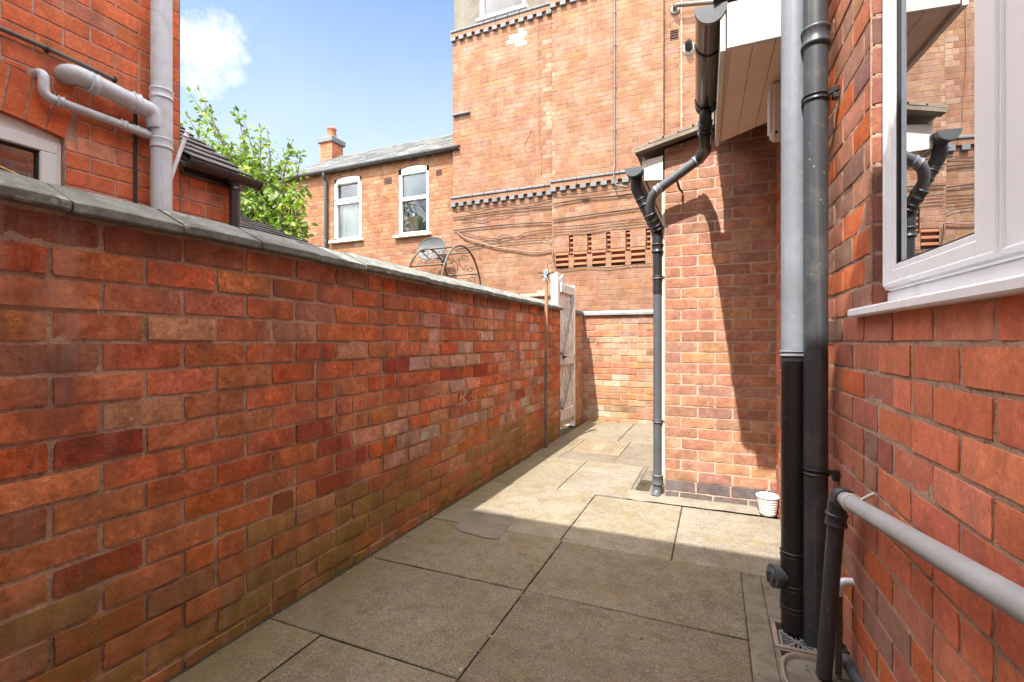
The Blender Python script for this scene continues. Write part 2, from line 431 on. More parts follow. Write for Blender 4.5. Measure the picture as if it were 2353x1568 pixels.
M['render_grey'] = m_plain('grey_cement_render', (.15, .135, .11, 1), .92, .15, .35, .8, 18)
M['terracotta'] = m_plain('terracotta', (.34, .14, .075, 1), .8, .2, .25, .2, 30)
M['salmon_block'] = m_plain('salmon_brick_block', (.245, .128, .080, 1), .85, .15, .25, .3, 26)
M['drain_pink'] = m_plain('old_clay_gully', (.25, .19, .15, 1), .85, .2, .35, .5, 40)
M['iron'] = m_plain('grey_iron_grate', (.22, .22, .21, 1), .55, .4, .2, .15, 40)
M['void'] = m_plain('drain_shadow', (.008, .008, .008, 1), .9, .1, .1, .1, 20)
M['rusty'] = m_plain('buff_painted_iron_lid', (.27, .21, .14, 1), .75, .3, .35, .3, 40, dirt=(.15, .09, .05, 1), dirtamt=.35)
M['cup'] = m_plain('white_plastic', (.74, .74, .71, 1), .45, .4, .06, .05, 30, dirt=(.40, .36, .29, 1), dirtamt=.45)
M['stick'] = m_wood('bare_timber', (.36, .19, .10, 1), (.24, .13, .075, 1))
M['stick_grey'] = m_wood('weathered_timber', (.20, .15, .12, 1), (.09, .07, .055, 1))
M['string'] = m_plain('pale_blue_twine', (.42, .55, .62, 1), .9, .1, .2, .2, 60)
M['twig'] = m_plain('dark_twig', (.05, .035, .03, 1), .8, .2, .2, .2, 40)
M['gatewood'] = m_wood('flaking_white_gate', (.22, .17, .14, 1), (.09, .075, .065, 1), (.74, .68, .62, 1), .60)
M['gatepost'] = m_wood('white_gate_post', (.30, .24, .20, 1), (.16, .12, .10, 1), (.80, .78, .74, 1), .75)
M['brace'] = m_wood('worn_grey_paint', (.20, .17, .15, 1), (.10, .085, .075, 1), (.40, .385, .38, 1), .60)
M['rust'] = m_plain('rusty_iron', (.06, .04, .03, 1), .8, .3, .3, .4, 60)
M['wire'] = m_plain('dark_cable_sheath', (.05, .038, .032, 1), .7, .3, .2, .05, 30)
M['wire_pale'] = m_plain('pale_cable_sheath', (.26, .15, .105, 1), .7, .3, .2, .05, 30)
M['conduit'] = m_plain('metal_conduit', (.13, .108, .095, 1), .5, .4, .2, .05, 30)
M['conduit_pale'] = m_plain('painted_conduit', (.48, .30, .21, 1), .6, .3, .15, .05, 30)
M['yellow'] = m_plain('yellow_cord', (.62, .42, .13, 1), .7, .2, .1, .05, 30)
M['archiron'] = m_plain('wrought_iron', (.11, .085, .065, 1), .6, .4, .3, .2, 60)
M['archpale'] = m_plain('faded_wrought_iron', (.25, .22, .18, 1), .6, .4, .3, .2, 60)
M['dish'] = m_plain('grey_mesh_dish', (.075, .08, .083, 1), .55, .4, .1, .05, 40)
M['blackmetal'] = m_plain('black_metal', (.025, .025, .025, 1), .5, .4, .1, .05, 40)
M['curtain'] = m_plain('white_net_curtain', (.74, .76, .72, 1), .9, .1, .1, .2, 12)
M['blind'] = m_plain('grey_blind', (.30, .35, .38, 1), .8, .1, .08, .05, 12)
M['card'] = m_plain('cardboard', (.50, .36, .20, 1), .9, .1, .1, .1, 20)
M['room'] = m_plain('dim_room', (.10, .13, .12, 1), .9, .1, .2, .1, 5)
M['whitebox'] = m_plain('off_white_plastic', (.62, .57, .50, 1), .5, .35, .08, .02, 20)
M['leaf'] = m_leaf('leaf')
M['bark'] = m_plain('bark', (.10, .075, .055, 1), .95, .1, .4, .9, 25)
M['conc_cap'] = m_plain('stone_cap', (.40, .31, .22, 1), .85, .2, .3, .5, 30)
M['vent_brick'] = m_plain('brown_air_brick', (.11, .065, .05, 1), .8, .2, .2, .3, 30)
M['pale_render'] = m_plain('pale_bounce_render', (.68, .66, .62, 1), .9, .15, .1, .3, 20)  # unseen wall, tone made pale to bounce light into the shaded yard
M['stain'] = m_plain('pale_cement_smear', (.186, .158, .126, 1), .9, .15, .3, .3, 40)

# ------------------------------------------------------------------ brickwork
def jit(c, rng, a=.12):
    k = 1+rng.uniform(-a, a)
    return (max(.01, c[0]*k*(1+rng.uniform(-.05, .05))), max(.008, c[1]*k*(1+rng.uniform(-.08, .08))), max(.006, c[2]*k*(1+rng.uniform(-.08, .08))))

def pick(pal, rng):
    s = sum(w for w, _, _ in pal); x = rng.uniform(0, s)
    for w, c, a in pal:
        x -= w
        if x <= 0: return c, a
    return pal[-1][1], pal[-1][2]

def rect_sub(r, h):
    a0, a1, b0, b1 = r; c0, c1, d0, d1 = h
    if c0 >= a1 or c1 <= a0 or d0 >= b1 or d1 <= b0: return [r]
    out = []
    if c0 > a0: out.append((a0, c0, b0, b1))
    if c1 < a1: out.append((c1, a1, b0, b1))
    m0, m1 = max(a0, c0), min(a1, c1)
    if d0 > b0: out.append((m0, m1, b0, d0))
    if d1 < b1: out.append((m0, m1, d1, b1))
    return out

def bricks(mb, o, U, N, u0, u1, v0, v1, pal, course=.075, L=.225, gap=.010, depth=.006, uoff=0, bond='stretcher',
           holes=(), detail=1, seed=1, vtop=None, colfn=None, wob=.0012, lean=.001, chip=0.0, V=Vector((0, 0, 1)), mortar=True):
    rng = random.Random(seed)
    o = Vector(o); U = Vector(U).normalized(); N = Vector(N).normalized()
    W = lambda u, v, n: o+U*u+V*v+N*n
    flip = U.cross(V).dot(N) < 0
    def F(f): return f[::-1] if flip else f
    vt = (lambda u: v1) if vtop is None else vtop
    nrow = int(math.ceil((v1-v0)/course-1e-6))
    for r in range(nrow):
        b0 = v0+r*course; b1 = min(b0+course, v1)
        # lay the bricks of this row
        seq = []
        if bond == 'flemish':
            u = uoff-(L*.75 if r % 2 else 0)-L*2; k = 0
            while u > u0: u -= L*1.5
            while u < u1:
                ln = L if k % 2 == 0 else L*.5
                seq.append((u, u+ln)); u += ln; k += 1
        else:
            head = bond == 'garden' and r % 4 == 2
            ln0 = L*.5 if head else L
            u = uoff+(ln0*.5 if r % 2 else 0)
            u -= math.ceil((u-u0)/ln0)*ln0 + ln0
            while u < u1:
                e = u+ln0
                if bond == 'mixed' and rng.random() < .10:
                    seq.append((u, u+ln0*.5)); seq.append((u+ln0*.5, e))
                else: seq.append((u, e))
                u = e
        for (a, b) in seq:
            a = max(a, u0); b = min(b, u1)
            if b-a < .02: continue
            rs = [(a, b, b0, b1)]
            for h in holes:
                rs = [q for r_ in rs for q in rect_sub(r_, h)]
            cc = None
            for (c0, c1, d0, d1) in rs:
                x0, x1 = c0+gap/2, c1-gap/2
                y0, y1 = d0+gap*.5, d1-gap*.5
                if b1 >= v1-1e-6 and d1 >= v1-1e-6: y1 = d1-.001
                t0, t1 = vt(x0), vt(x1)
                y1a, y1b = min(y1, t0), min(y1, t1)
                if x1-x0 < .012 or max(y1a, y1b)-y0 < .012: continue
                y1a = max(y1a, y0+.004); y1b = max(y1b, y0+.004)
                if cc is None:
                    base, al = pick(pal, rng)
                    if colfn:
                        q = colfn((c0+c1)/2, (d0+d1)/2, rng)
                        if q: base, al = q
                    cc = jit(base, rng)+(al,)
                mb.col = cc
                dn = rng.uniform(-lean, lean)
                if rng.random() < chip: dn -= rng.uniform(.001, .0028)
                w = wob
                du = [rng.uniform(-w, w) for _ in range(8)]
                cs = [(x0+du[0], y0+du[1]), (x1+du[2], y0+du[3]), (x1+du[4], y1b+du[5]), (x0+du[6], y1a+du[7])]
                if detail < 2:
                    be = min(.003, (y1-y0)*.1)
                    ins = [(cs[0][0]+be, cs[0][1]+be), (cs[1][0]-be, cs[1][1]+be), (cs[2][0]-be, cs[2][1]-be), (cs[3][0]+be, cs[3][1]-be)]
                    vs = [W(p[0], p[1], -depth-.002) for p in cs]+[W(p[0], p[1], dn-be*.7) for p in cs]+[W(p[0], p[1], dn) for p in ins]
                    fs = [F((8, 9, 10, 11))]
                    for i in range(4):
                        j = (i+1) % 4
                        fs.append(F((i, j, j+4, i+4))); fs.append(F((i+4, j+4, j+8, i+8)))
                    mb.add(vs, fs, 0)
                else:
                    nu = max(3, int((x1-x0)/.028)); nv = 4
                    kk = 11.0
                    grid = []
                    corner = [rng.random()**6*.006*(1+3*chip) for _ in range(4)]
                    for j in range(nv+1):
                        row = []
                        tv = j/nv
                        for i in range(nu+1):
                            tu = i/nu
                            pu = (cs[0][0]*(1-tu)+cs[1][0]*tu)*(1-tv)+(cs[3][0]*(1-tu)+cs[2][0]*tu)*tv
                            pv = (cs[0][1]*(1-tu)+cs[1][1]*tu)*(1-tv)+(cs[3][1]*(1-tu)+cs[2][1]*tu)*tv
                            edge = (i in (0, nu)) or (j in (0, nv))
                            q = W(pu, pv, 0)
                            n_ = mnoise.noise(q*60)*.0013+mnoise.noise(q*17)*.0016
                            if edge:
                                s1 = mnoise.noise(q*38)*.0018; s2 = mnoise.noise(q*38+Vector((7, 3, 1)))*.0018
                                if i == 0: pu += s1
                                if i == nu: pu -= s1
                                if j == 0: pv += s2
                                if j == nv: pv -= s2
                                if i in (0, nu) and j in (0, nv):
                                    c_ = corner[(i > 0)*2+(j > 0)]
                                    pu += c_ if i == 0 else -c_; pv += (c_ if j == 0 else -c_)*.8
                                n_ -= .0009
                            row.append((pu, pv, dn+n_))
                        grid.append(row)
                    vs = [W(*p) for row in grid for p in row]
                    st = nu+1; fs = []
                    for j in range(nv):
                        for i in range(nu):
                            fs.append(F((j*st+i, j*st+i+1, (j+1)*st+i+1, (j+1)*st+i)))
                    mb.add(vs, fs, 0, True)
                    ring = [(0, i) for i in range(nu+1)]+[(j, nu) for j in range(1, nv+1)]+[(nv, i) for i in range(nu-1, -1, -1)]+[(j, 0) for j in range(nv-1, 0, -1)]
                    n2 = len(ring)
                    top = [W(*grid[j][i]) for j, i in ring]
                    bot = [W(grid[j][i][0], grid[j][i][1], -depth-.004) for j, i in ring]
                    mb.add(top+bot, [F((i+n2, (i+1) % n2+n2, (i+1) % n2, i)) for i in range(n2)], 0)
    mb.col = (1, 1, 1, 1)
    if mortar:
        us = sorted(set([u0, u1]+[min(max(x, u0), u1) for h in holes for x in h[:2]]))
        vs_ = sorted(set([v0, v1]+[min(max(x, v0), v1) for h in holes for x in h[2:]]))
        for i in range(len(us)-1):
            for j in range(len(vs_)-1):
                cu = (us[i]+us[i+1])/2; cv = (vs_[j]+vs_[j+1])/2
                if us[i+1]-us[i] < 1e-5 or vs_[j+1]-vs_[j] < 1e-5: continue
                if any(h[0] < cu < h[1] and h[2] < cv < h[3] for h in holes): continue
                a, b = us[i], us[i+1]
                A = min(vs_[j+1], vt(a)); B = min(vs_[j+1], vt(b))
                if detail >= 2:
                    # uneven pointing: fine grid with noise
                    nu = max(1, int((b-a)/.022)); nv = max(1, int((vs_[j+1]-vs_[j])/.022))
                    vv = []; ff = []
                    for jj in range(nv+1):
                        for ii in range(nu+1):
                            u = a+(b-a)*ii/nu; v = min(vs_[j]+(vs_[j+1]-vs_[j])*jj/nv, vt(u)-.002)
                            q = W(u, v, 0)
                            vv.append(W(u, v, -depth+mnoise.noise(q*31)*depth*.50+mnoise.noise(q*6)*depth*.30))
                    for jj in range(nv):
                        for ii in range(nu):
                            k = jj*(nu+1)+ii
                            ff.append(F((k, k+1, k+nu+2, k+nu+1)))
                    mb.add(vv, ff, 1, True)
                else:
                    mb.add([W(a, vs_[j], -depth), W(b, vs_[j], -depth), W(b, B, -depth), W(a, A, -depth)], [F((0, 1, 2, 3))], 1)

Y_AX = (0, 1, 0); X_AX = (1, 0, 0)
PAL_YARD = [(5, (0.599, 0.154, 0.059), 1), (4, (0.552, 0.150, 0.065), 1), (3, (0.599, 0.186, 0.085), 1), (1.5, (0.477, 0.150, 0.076), 1),
            (1.3, (0.580, 0.250, 0.144), 1), (1.8, (0.636, 0.136, 0.042), .0), (.35, (0.354, 0.131, 0.072), 1), (1.2, (0.524, 0.186, 0.068), 1)]
PAL_END = [(4, (.42, .185, .080), 1), (4, (.40, .155, .080), 1), (2, (.36, .20, .12), 1), (1, (.26, .13, .085), 1), (3, (.44, .25, .14), 1)]
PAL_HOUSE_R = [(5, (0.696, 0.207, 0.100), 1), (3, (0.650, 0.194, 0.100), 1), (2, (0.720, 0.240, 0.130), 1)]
PAL_HOUSE_M = [(3, (0.480, 0.177, 0.106), 1), (2, (0.370, 0.182, 0.125), 1), (2, (0.421, 0.141, 0.093), 1), (1.5, (0.599, 0.157, 0.054), .0), (1.2, (0.282, 0.152, 0.110), 1), (2, (0.540, 0.197, 0.115), 1)]
PAL_EXT = [(4, (0.398, 0.187, 0.111), 1), (3, (0.370, 0.180, 0.114), 1), (1.6, (0.331, 0.170, 0.113), 1), (2, (0.420, 0.199, 0.108), 1), (1.5, (0.398, 0.225, 0.143), 1)]
PAL_LEFT = [(5, (0.673, 0.169, 0.066), 1), (4, (0.630, 0.159, 0.068), 1), (2, (0.556, 0.169, 0.087), 1), (1.5, (0.630, 0.239, 0.129), 1), (.9, (0.462, 0.164, 0.097), 1)]
PAL_TALL = [(6, (0.214, 0.104, 0.056), 1), (4, (0.219, 0.109, 0.058), 1), (2, (0.206, 0.099, 0.056), 1), (1.2, (0.220, 0.115, 0.068), 1), (.4, (0.186, 0.091, 0.053), 1), (1.0, (0.224, 0.112, 0.054), 1)]
PAL_FAR = [(5, (0.246, 0.111, 0.052), 1), (3, (0.252, 0.119, 0.059), 1), (2, (0.222, 0.091, 0.043), 1), (1.5, (0.280, 0.160, 0.087), 1), (.7, (0.188, 0.081, 0.043), 1)]

# ------------------------------------------------------------------ setting: ground and paving
g = MB()
g.add([(-40, -40, -.06), (40, -40, -.06), (40, 60, -.06), (-40, 60, -.06)], [(0, 1, 2, 3)])
structure(g.build('ground', M['soil']))

pv = MB()
for (a, b, c_, d) in ((-1.86, .205, -.7, 3.7), (.205, .62, -.7, 2.03), (.205, .62, 2.225, 3.7), (.377, .62, 2.03, 2.225)):
    pv.add([(a, c_, -.026 if a > 0 else -.012), (b, c_, -.026 if a > 0 else -.012), (b, d, -.026 if a > 0 else -.012), (a, d, -.026 if a > 0 else -.012)], [(0, 1, 2, 3)], 1)
pv.add([(-1.9, 3.7, -.022), (-.30, 3.7, -.022), (-.30, 6.9, -.022), (-1.9, 6.9, -.022)], [(0, 1, 2, 3)], 1)
rng = random.Random(5)
def slab(x0, x1, y0, y1, colr, tilt=.002, mi=0, g_=.0030, jag=.0022):
    """one flagstone with a worn, slightly ragged arris"""
    pv.col = colr+(1,)
    x0 += g_; x1 -= g_; y0 += g_; y1 -= g_
    tz = [rng.uniform(-tilt, tilt) for _ in range(4)]
    per = []
    def side(a, b, n):
        for i in range(n):
            t = i/n; per.append((a[0]*(1-t)+b[0]*t, a[1]*(1-t)+b[1]*t))
    nx = max(4, int((x1-x0)/.035)); ny = max(4, int((y1-y0)/.035))
    side((x0, y0), (x1, y0), nx); side((x1, y0), (x1, y1), ny); side((x1, y1), (x0, y1), nx); side((x0, y1), (x0, y0), ny)
    n = len(per); cx, cy = (x0+x1)/2, (y0+y1)/2
    def z(x, y):
        a = (x-x0)/(x1-x0); b = (y-y0)/(y1-y0)
        return (tz[0]*(1-a)+tz[1]*a)*(1-b)+(tz[2]*(1-a)+tz[3]*a)*b
    outer = []
    for (x, y) in per:
        k = abs(mnoise.noise(Vector((x*30, y*30, 3))))*jag+max(0, mnoise.noise(Vector((x*9, y*9, 8)))-.35)*.018
        dx, dy = cx-x, cy-y
        ax = k if abs(x-x0) < 1e-6 or abs(x-x1) < 1e-6 else 0
        ay = k if abs(y-y0) < 1e-6 or abs(y-y1) < 1e-6 else 0
        outer.append((x+math.copysign(ax, dx), y+math.copysign(ay, dy)))
    inner = [(x+math.copysign(.005, cx-x), y+math.copysign(.005, cy-y)) for x, y in outer]
    vs = [(x, y, -.03) for x, y in outer]+[(x, y, z(x, y)-.003) for x, y in outer]+[(x, y, z(x, y)) for x, y in inner]
    fs = []
    for i in range(n):
        j = (i+1) % n
        fs += [(i, j, j+n, i+n), (i+n, j+n, j+2*n, i+2*n)]
    fs.append(tuple(range(2*n, 3*n)))
    pv.add(vs, fs, mi)
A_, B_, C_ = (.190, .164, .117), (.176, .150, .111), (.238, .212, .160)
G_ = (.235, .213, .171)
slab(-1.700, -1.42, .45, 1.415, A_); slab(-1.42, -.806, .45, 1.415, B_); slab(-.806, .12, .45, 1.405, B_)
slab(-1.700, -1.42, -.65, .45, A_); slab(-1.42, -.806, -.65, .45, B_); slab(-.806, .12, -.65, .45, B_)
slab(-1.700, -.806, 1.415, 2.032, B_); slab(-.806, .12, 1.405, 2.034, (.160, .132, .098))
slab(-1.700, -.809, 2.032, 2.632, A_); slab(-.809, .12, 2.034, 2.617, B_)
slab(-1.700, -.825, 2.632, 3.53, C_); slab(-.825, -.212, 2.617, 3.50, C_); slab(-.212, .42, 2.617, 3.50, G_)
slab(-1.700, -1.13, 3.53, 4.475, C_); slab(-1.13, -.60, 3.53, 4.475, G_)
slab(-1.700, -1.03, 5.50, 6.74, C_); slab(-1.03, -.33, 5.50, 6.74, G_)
# concrete poured round the drain lid
for (a, b, c_, d) in [(-1.716, -1.425, 4.475, 5.50), (-1.425, -.885, 4.475, 4.765), (-1.425, -.885, 5.43, 5.50), (-.885, -.33, 4.475, 5.50)]:
    slab(a, b, c_, d, (.20, .178, .14), .001, 0, .0003, .0006)
# rough concrete beside the house and behind the pipe foot, broken away at one corner
for (a, b, c_, d) in [(-.60, -.565, 3.53, 4.475), (-.47, -.34, 3.62, 4.475), (-.565, -.47, 4.06, 4.475), (-.565, -.47, 3.56, 3.64)]:
    slab(a, b, c_, d, (.25, .215, .16), .001, 2, .0003, .004)
pv.col = (.2, .17, .12, 1)
# concrete strip along the house, with the two gullies let into it
for (a, b, c_, d) in [(.119, .205, -.65, 2.617), (.205, .62, 2.225, 2.617), (.205, .62, -.65, 1.76)]:
    slab(a, b, c_, d, (.2, .17, .12), .0012, 2, .0002, .002)
pv.add([(-.595, 3.60, -.008), (-.46, 3.60, -.008), (-.46, 4.07, -.008), (-.595, 4.07, -.008)], [(0, 1, 2, 3)], 1)
structure(pv.build('paving', [M['flag'], M['joint'], M['rough_concrete']], None, True))

# cement fillet at the foot of the extension
cf = MB()
n = 40
vs = []
for i in range(n+1):
    x = -.60+(.42+.60)*i/n
    w = .125+mnoise.noise(Vector((x*9, 1, 2)))*.022-(x+.1)*.02
    hz = .014+mnoise.noise(Vector((x*14, 4, 2)))*.005
    vs += [(x, 3.64-w, .001), (x, 3.64-w+.012, hz*.8), (x, 3.66, hz+.010)]
cf.add(vs, [f for i in range(n) for f in ((i*3, i*3+3, i*3+4, i*3+1), (i*3+1, i*3+4, i*3+5, i*3+2))], 0, True)
structure(cf.build('pavement_fillet', M['cement']))
# grit, leaf bits and crumbs of mortar along the wall foot and in the joints
lt = MB(); r_ = random.Random(77)
for i in range(170):
    k = r_.random()
    if k < .55: x, y = -1.70+abs(r_.gauss(0, .035)), r_.uniform(.3, 5.5)
    elif k < .75: x, y = -.81+r_.gauss(0, .006), r_.uniform(1.3, 3.4)
    elif k < .85: x, y = r_.uniform(.13, .36), r_.uniform(1.2, 3.3)
    else: x, y = r_.uniform(-1.6, .1), r_.uniform(1.0, 6.2)
    sz = r_.uniform(.002, .006) if r_.random() < .8 else r_.uniform(.006, .011)
    c = r_.choice([(.30, .26, .20), (.12, .09, .06), (.42, .38, .32), (.09, .10, .04), (.30, .13, .08)])
    lt.col = c+(1,)
    pts = [(x+math.cos(a)*sz*r_.uniform(.6, 1.2), y+math.sin(a)*sz*r_.uniform(.6, 1.2)) for a in (0, 1.3, 2.5, 3.7, 5.0)]
    lt.add([(p[0], p[1], .0) for p in pts]+[(x, y, .002+sz*.5)], [(i_, (i_+1) % 5, 5) for i_ in range(5)])
lo_ = lt.build('grit', M['grit'], None, True); lo_['kind'] = 'stuff'
# smeared cement patch on the flags by the garden wall
def smear(name, pts, zz, mat):
    mb = MB(); p = spline(pts+[pts[0]], 5)[:-1]
    mb.add([(q[0], q[1], zz) for q in p], [tuple(range(len(p)))])
    return structure(mb.build(name, mat))
sm = [at(x, y, z=0) for x, y in [(1062, 1192), (1078, 1175), (1112, 1171), (1150, 1178), (1178, 1185), (1180, 1194), (1168, 1212), (1150, 1234), (1132, 1240), (1090, 1231), (1050, 1218), (1056, 1205)]]
c_ = sum(sm, Vector())/len(sm)
if (sm[1]-sm[0]).cross(sm[2]-sm[1]).z < 0: sm = sm[::-1]
smear('pavement_cement_patch', [tuple(p) for p in sm], .0042, M['stain'])

# ------------------------------------------------------------------ garden wall on the left
gw = thing('garden_wall', 'long weathered red brick garden wall in shade with blue grey coping, left of the paved passage', 'wall', (-1.84, 2.5, 0))
mb = MB()
SPALL = [tuple(at(x, y, X=-1.73))[1:] for x, y in ((905, 842), (1040, 858), (762, 1022), (765, 1105), (730, 985), (270, 1030), (1070, 908), (1115, 842), (640, 1165), (250, 1310), (820, 1065), (1190, 905))]
PATCH = [tuple(at(x, y, X=-1.73))[1:] for x, y in ((1216, 915), (1214, 945), (1000, 1000))]
def yard_col(u, v, r):
    for (a, b) in SPALL:
        if abs(u-a) < .11 and abs(v-b) < .047: return ((.42, .075, .036), 0)
    for (a, b) in PATCH:
        if abs(u-a) < .13 and abs(v-b) < .05: return ((.56, .40, .29), 1)
    if v > 1.40 and r.random() < .55: return ((.34, .12, .070), 1)
    if v < .42 and r.random() < .35: return ((.44, .20, .075), 1)
    if 2.2 < u < 5.2 and .4 < v < 1.4 and r.random() < .34: return (r.choice([(.58, .28, .19), (.62, .26, .155), (.54, .31, .235)]), 1)
bricks(mb, (-1.73, 0, 0), Y_AX, (1, 0, 0), -.62, 5.53, -.0555, 1.523, PAL_YARD, .0925, .2435, .0150, .0062, .72+.1218, 'mixed',
       detail=2, seed=11, colfn=yard_col, wob=.0025, lean=.0028, chip=.10)
mb.box((-1.842, 2.455, .73), (.20, 6.15, 1.58), mi=1)
bricks(mb, (-1.73, 5.53, 0), (-1, 0, 0), (0, 1, 0), 0, .225, -.0555, 1.523, PAL_YARD, .0925, .225, .0125, .008, 0, seed=12, colfn=yard_col)
bricks(mb, (-1.955, 0, 0), Y_AX, (-1, 0, 0), -.62, 5.53, -.0555, 1.523, PAL_YARD, .0925, .2435, .0125, .008, 0, seed=13)
mb.build('brickwork', [M['brick_yard'], M['mort_yard']], gw, True)
rng = random.Random(21)
y = .754-.31*5
k = 0
while y < 5.50:
    y1 = min(y+.31, 5.545)
    c = MB()
    dz = rng.uniform(-.003, .003); dx = rng.uniform(-.004, .004); gp = .006
    prof = [(-1.690, 1.522), (-1.686, 1.528), (-1.687, 1.552), (-1.693, 1.557), (-1.835, 1.628), (-1.850, 1.628), (-1.992, 1.557), (-1.998, 1.550), (-1.998, 1.528), (-1.994, 1.522)]
    ya, yb = y+gp/2, y1-gp/2
    # a few cross sections with chipped noise
    ns = 7; vs = []; fs = []
    for i in range(ns+1):
        yy = ya+(yb-ya)*i/ns
        for j, (x, z) in enumerate(prof):
            q = Vector((x*25, yy*25, z*25+k))
            e = .0035 if i in (0, ns) else 0
            vs.append((x+dx+mnoise.noise(q)*.0022*(-1 if x > -1.84 else 1)-(e if x > -1.84 else -e), yy, z+dz+mnoise.noise(q+Vector((3, 3, 3)))*.0018-e*.6*(z > 1.54)))
    m = len(prof)
    for i in range(ns):
        for j in range(m):
            fs.append((i*m+j, i*m+(j+1) % m, (i+1)*m+(j+1) % m, (i+1)*m+j))
    fs += [tuple(range(m))[::-1], tuple(range(ns*m, ns*m+m))]
    fs = [f[::-1] for f in fs]
    c.add(vs, fs)
    c.build('coping_stone', M['coping'], gw)
    y = y1; k += 1
cm = MB(); cm.bev((-1.842, 2.45, 1.545), (.255, 6.1, .05), .02); cm.prism([(-1.70, -.6, 1.546), (-1.842, -.6, 1.612), (-1.985, -.6, 1.546)], (0, 6.12, 0))
cm.build('coping_bedding', M['mort_yard'], gw)

# ------------------------------------------------------------------ end wall
yB_ = at(1318, 800, X=-1.765).y
ew = thing('boundary_wall', 'short sunlit brick wall closing the far end of the passage, pale bullnose coping', 'wall', (-1.0, 6.86, 0))
mb = MB()
def end_col(u, v, r):
    if r.random() < .13 and v < .8: return ((.47, .34, .24), 1)
    if v > 1.36 and r.random() < .5: return ((.26, .15, .11), 1)
ztop = 1.52
bricks(mb, (0, 6.75, 0), X_AX, (0, -1, 0), -1.93, .6, -.03, ztop, PAL_END, .0885, .232, .0125, .006, -1.0, 'mixed', detail=1, seed=31, colfn=end_col, wob=.003, lean=.003, chip=.06)
mb.box((-.66, 6.865, .74), (2.54, .21, 1.55), mi=1)
bricks(mb, (-1.765, 0, 0), Y_AX, (1, 0, 0), yB_+.055, 6.75, -.03, ztop, PAL_END, .0885, .232, .0125, .006, 6.75, detail=1, seed=35, wob=.003)
bricks(mb, (0, yB_+.055, 0), X_AX, (0, -1, 0), -1.95, -1.765, -.03, ztop, PAL_END, .0885, .232, .0125, .006, -1.95, detail=1, seed=36)
mb.box((-1.86, (6.75+yB_+.06)/2, .74), (.175, 6.75-yB_-.075, 1.55), mi=1)
mb.build('brickwork', [M['brick_end'], M['mort_end']], ew, True)
x = -1.95; k = 0
c = MB(); c.bev((-1.855, (6.72+yB_+.06)/2, ztop+.03), (.22, 6.70-yB_-.06, .06), .01); c.build('coping_stone', M['coping'], ew)
while x < .5:
    c = MB()
    L_ = .30 if k else .16
    pr = [(6.715, ztop), (6.712, ztop+.030), (6.722, ztop+.050), (6.748, ztop+.062), (6.98, ztop+.066), (7.01, ztop+.05), (7.01, ztop)]
    c.prism([(x+.004, yy, zz) for yy, zz in pr], (L_-.008, 0, 0))
    c.build('coping_stone', M['coping_end'] if k else M['coping'], ew)
    x += L_; k += 1
cm = MB(); cm.box((-.70, 6.86, ztop+.025), (2.45, .27, .049)); cm.build('coping_bedding', M['mort_end'], ew)

# pillar with slab cap that shows above the garden wall
pc = thing('brick_pillar', 'low brick pillar with pale stone cap just behind the far end of the garden wall', 'pillar', (-2.15, 6.15, 0))
a = at(1196, 681, Y=6.0); b = at(1240, 690, Y=6.0)
mb = MB(); bricks(mb, (a.x+.03, 6.05, 0), X_AX, (0, -1, 0), 0, .34, 0, a.z-.02, PAL_END, .0885, .232, seed=33)
mb.box((a.x+.2, 6.22, .85), (.32, .32, 1.7), mi=1)
mb.build('brickwork', [M['brick_end'], M['mort_end']], pc, True)
mb = MB(); mb.bev((a.x+.20, 6.2, a.z+.005), (.42, .42, .045), .008); mb.bev((a.x+.29, 6.12, a.z+.045), (.14, .14, .05), .006)
mb.build('cap', M['conc_cap'], pc)

# ------------------------------------------------------------------ wooden gate in the left wall line
gt = thing('garden_gate', 'flaking white ledged wooden gate with pointed top, at far end of the garden wall', 'gate', (-1.78, 6.0, 0))
GX = -1.765
pA = at(1276, 626, Y=5.60); pB = at(1317, 655, X=GX)
mb = MB()
mb.prism([(-1.86, 5.56, .02), (-1.775, 5.56, .02), (-1.775, 5.56, pA.z), (-1.86, 5.56, pA.z-.035)], (0, .05, 0))
mb.build('gate_post', M['gatepost'], gt)
yB = at(1318, 800, X=GX).y
mb = MB(); mb.prism([(-1.86, yB, .0), (-1.755, yB, .0), (-1.755, yB, pB.z+.0), (-1.86, yB, pB.z-.02)], (0, .05, 0))
mb.build('gate_post', M['gatepost'], gt)
# boards: the point of the top sits near the latch side
nb = 6; y0g, y1g = 5.615, yB-.005
pk = at(1295, 631, X=GX); en = at(1314, 676, X=GX); st = at(1285, 642, X=GX)
def gtop(y):
    if y < pk.y: t = (y-y0g)/(pk.y-y0g); return st.z*(1-t)+pk.z*t
    t = (y-pk.y)/(y1g-pk.y); return pk.z*(1-t)+(en.z-.03)*t
mb = MB()
for i in range(nb):
    a_ = y0g+(y1g-y0g)*i/nb+.003; b_ = y0g+(y1g-y0g)*(i+1)/nb-.003
    zs = [.07+random.Random(i).uniform(-.01, .02)]
    m_ = (a_+b_)/2
    mb.prism([(GX-.022, a_, zs[0]), (GX-.022, b_, zs[0]), (GX-.022, b_, gtop(b_)), (GX-.022, m_, gtop(m_)), (GX-.022, a_, gtop(a_))], (.020, 0, 0))
mb.build('boards', M['gatewood'], gt)
for (za, h_) in ((at(1300, 662, X=GX).z, .11), (.93, .115), (.24, .14)):
    mb = MB(); mb.bev((GX+.012, (y0g+y1g)/2, za-.02), (.026, y1g-y0g-.01, h_), .004); mb.build('ledge', M['gatewood'], gt)
for (za, zb) in ((.99, at(1300, 662, X=GX).z-.08), (.31, .87)):
    mb = MB(); mb.bar((GX+.011, y0g+.06, za), (GX+.011, y1g-.06, zb), .022, .085, up=(0, 0, 1)); mb.build('brace', M['brace'], gt)
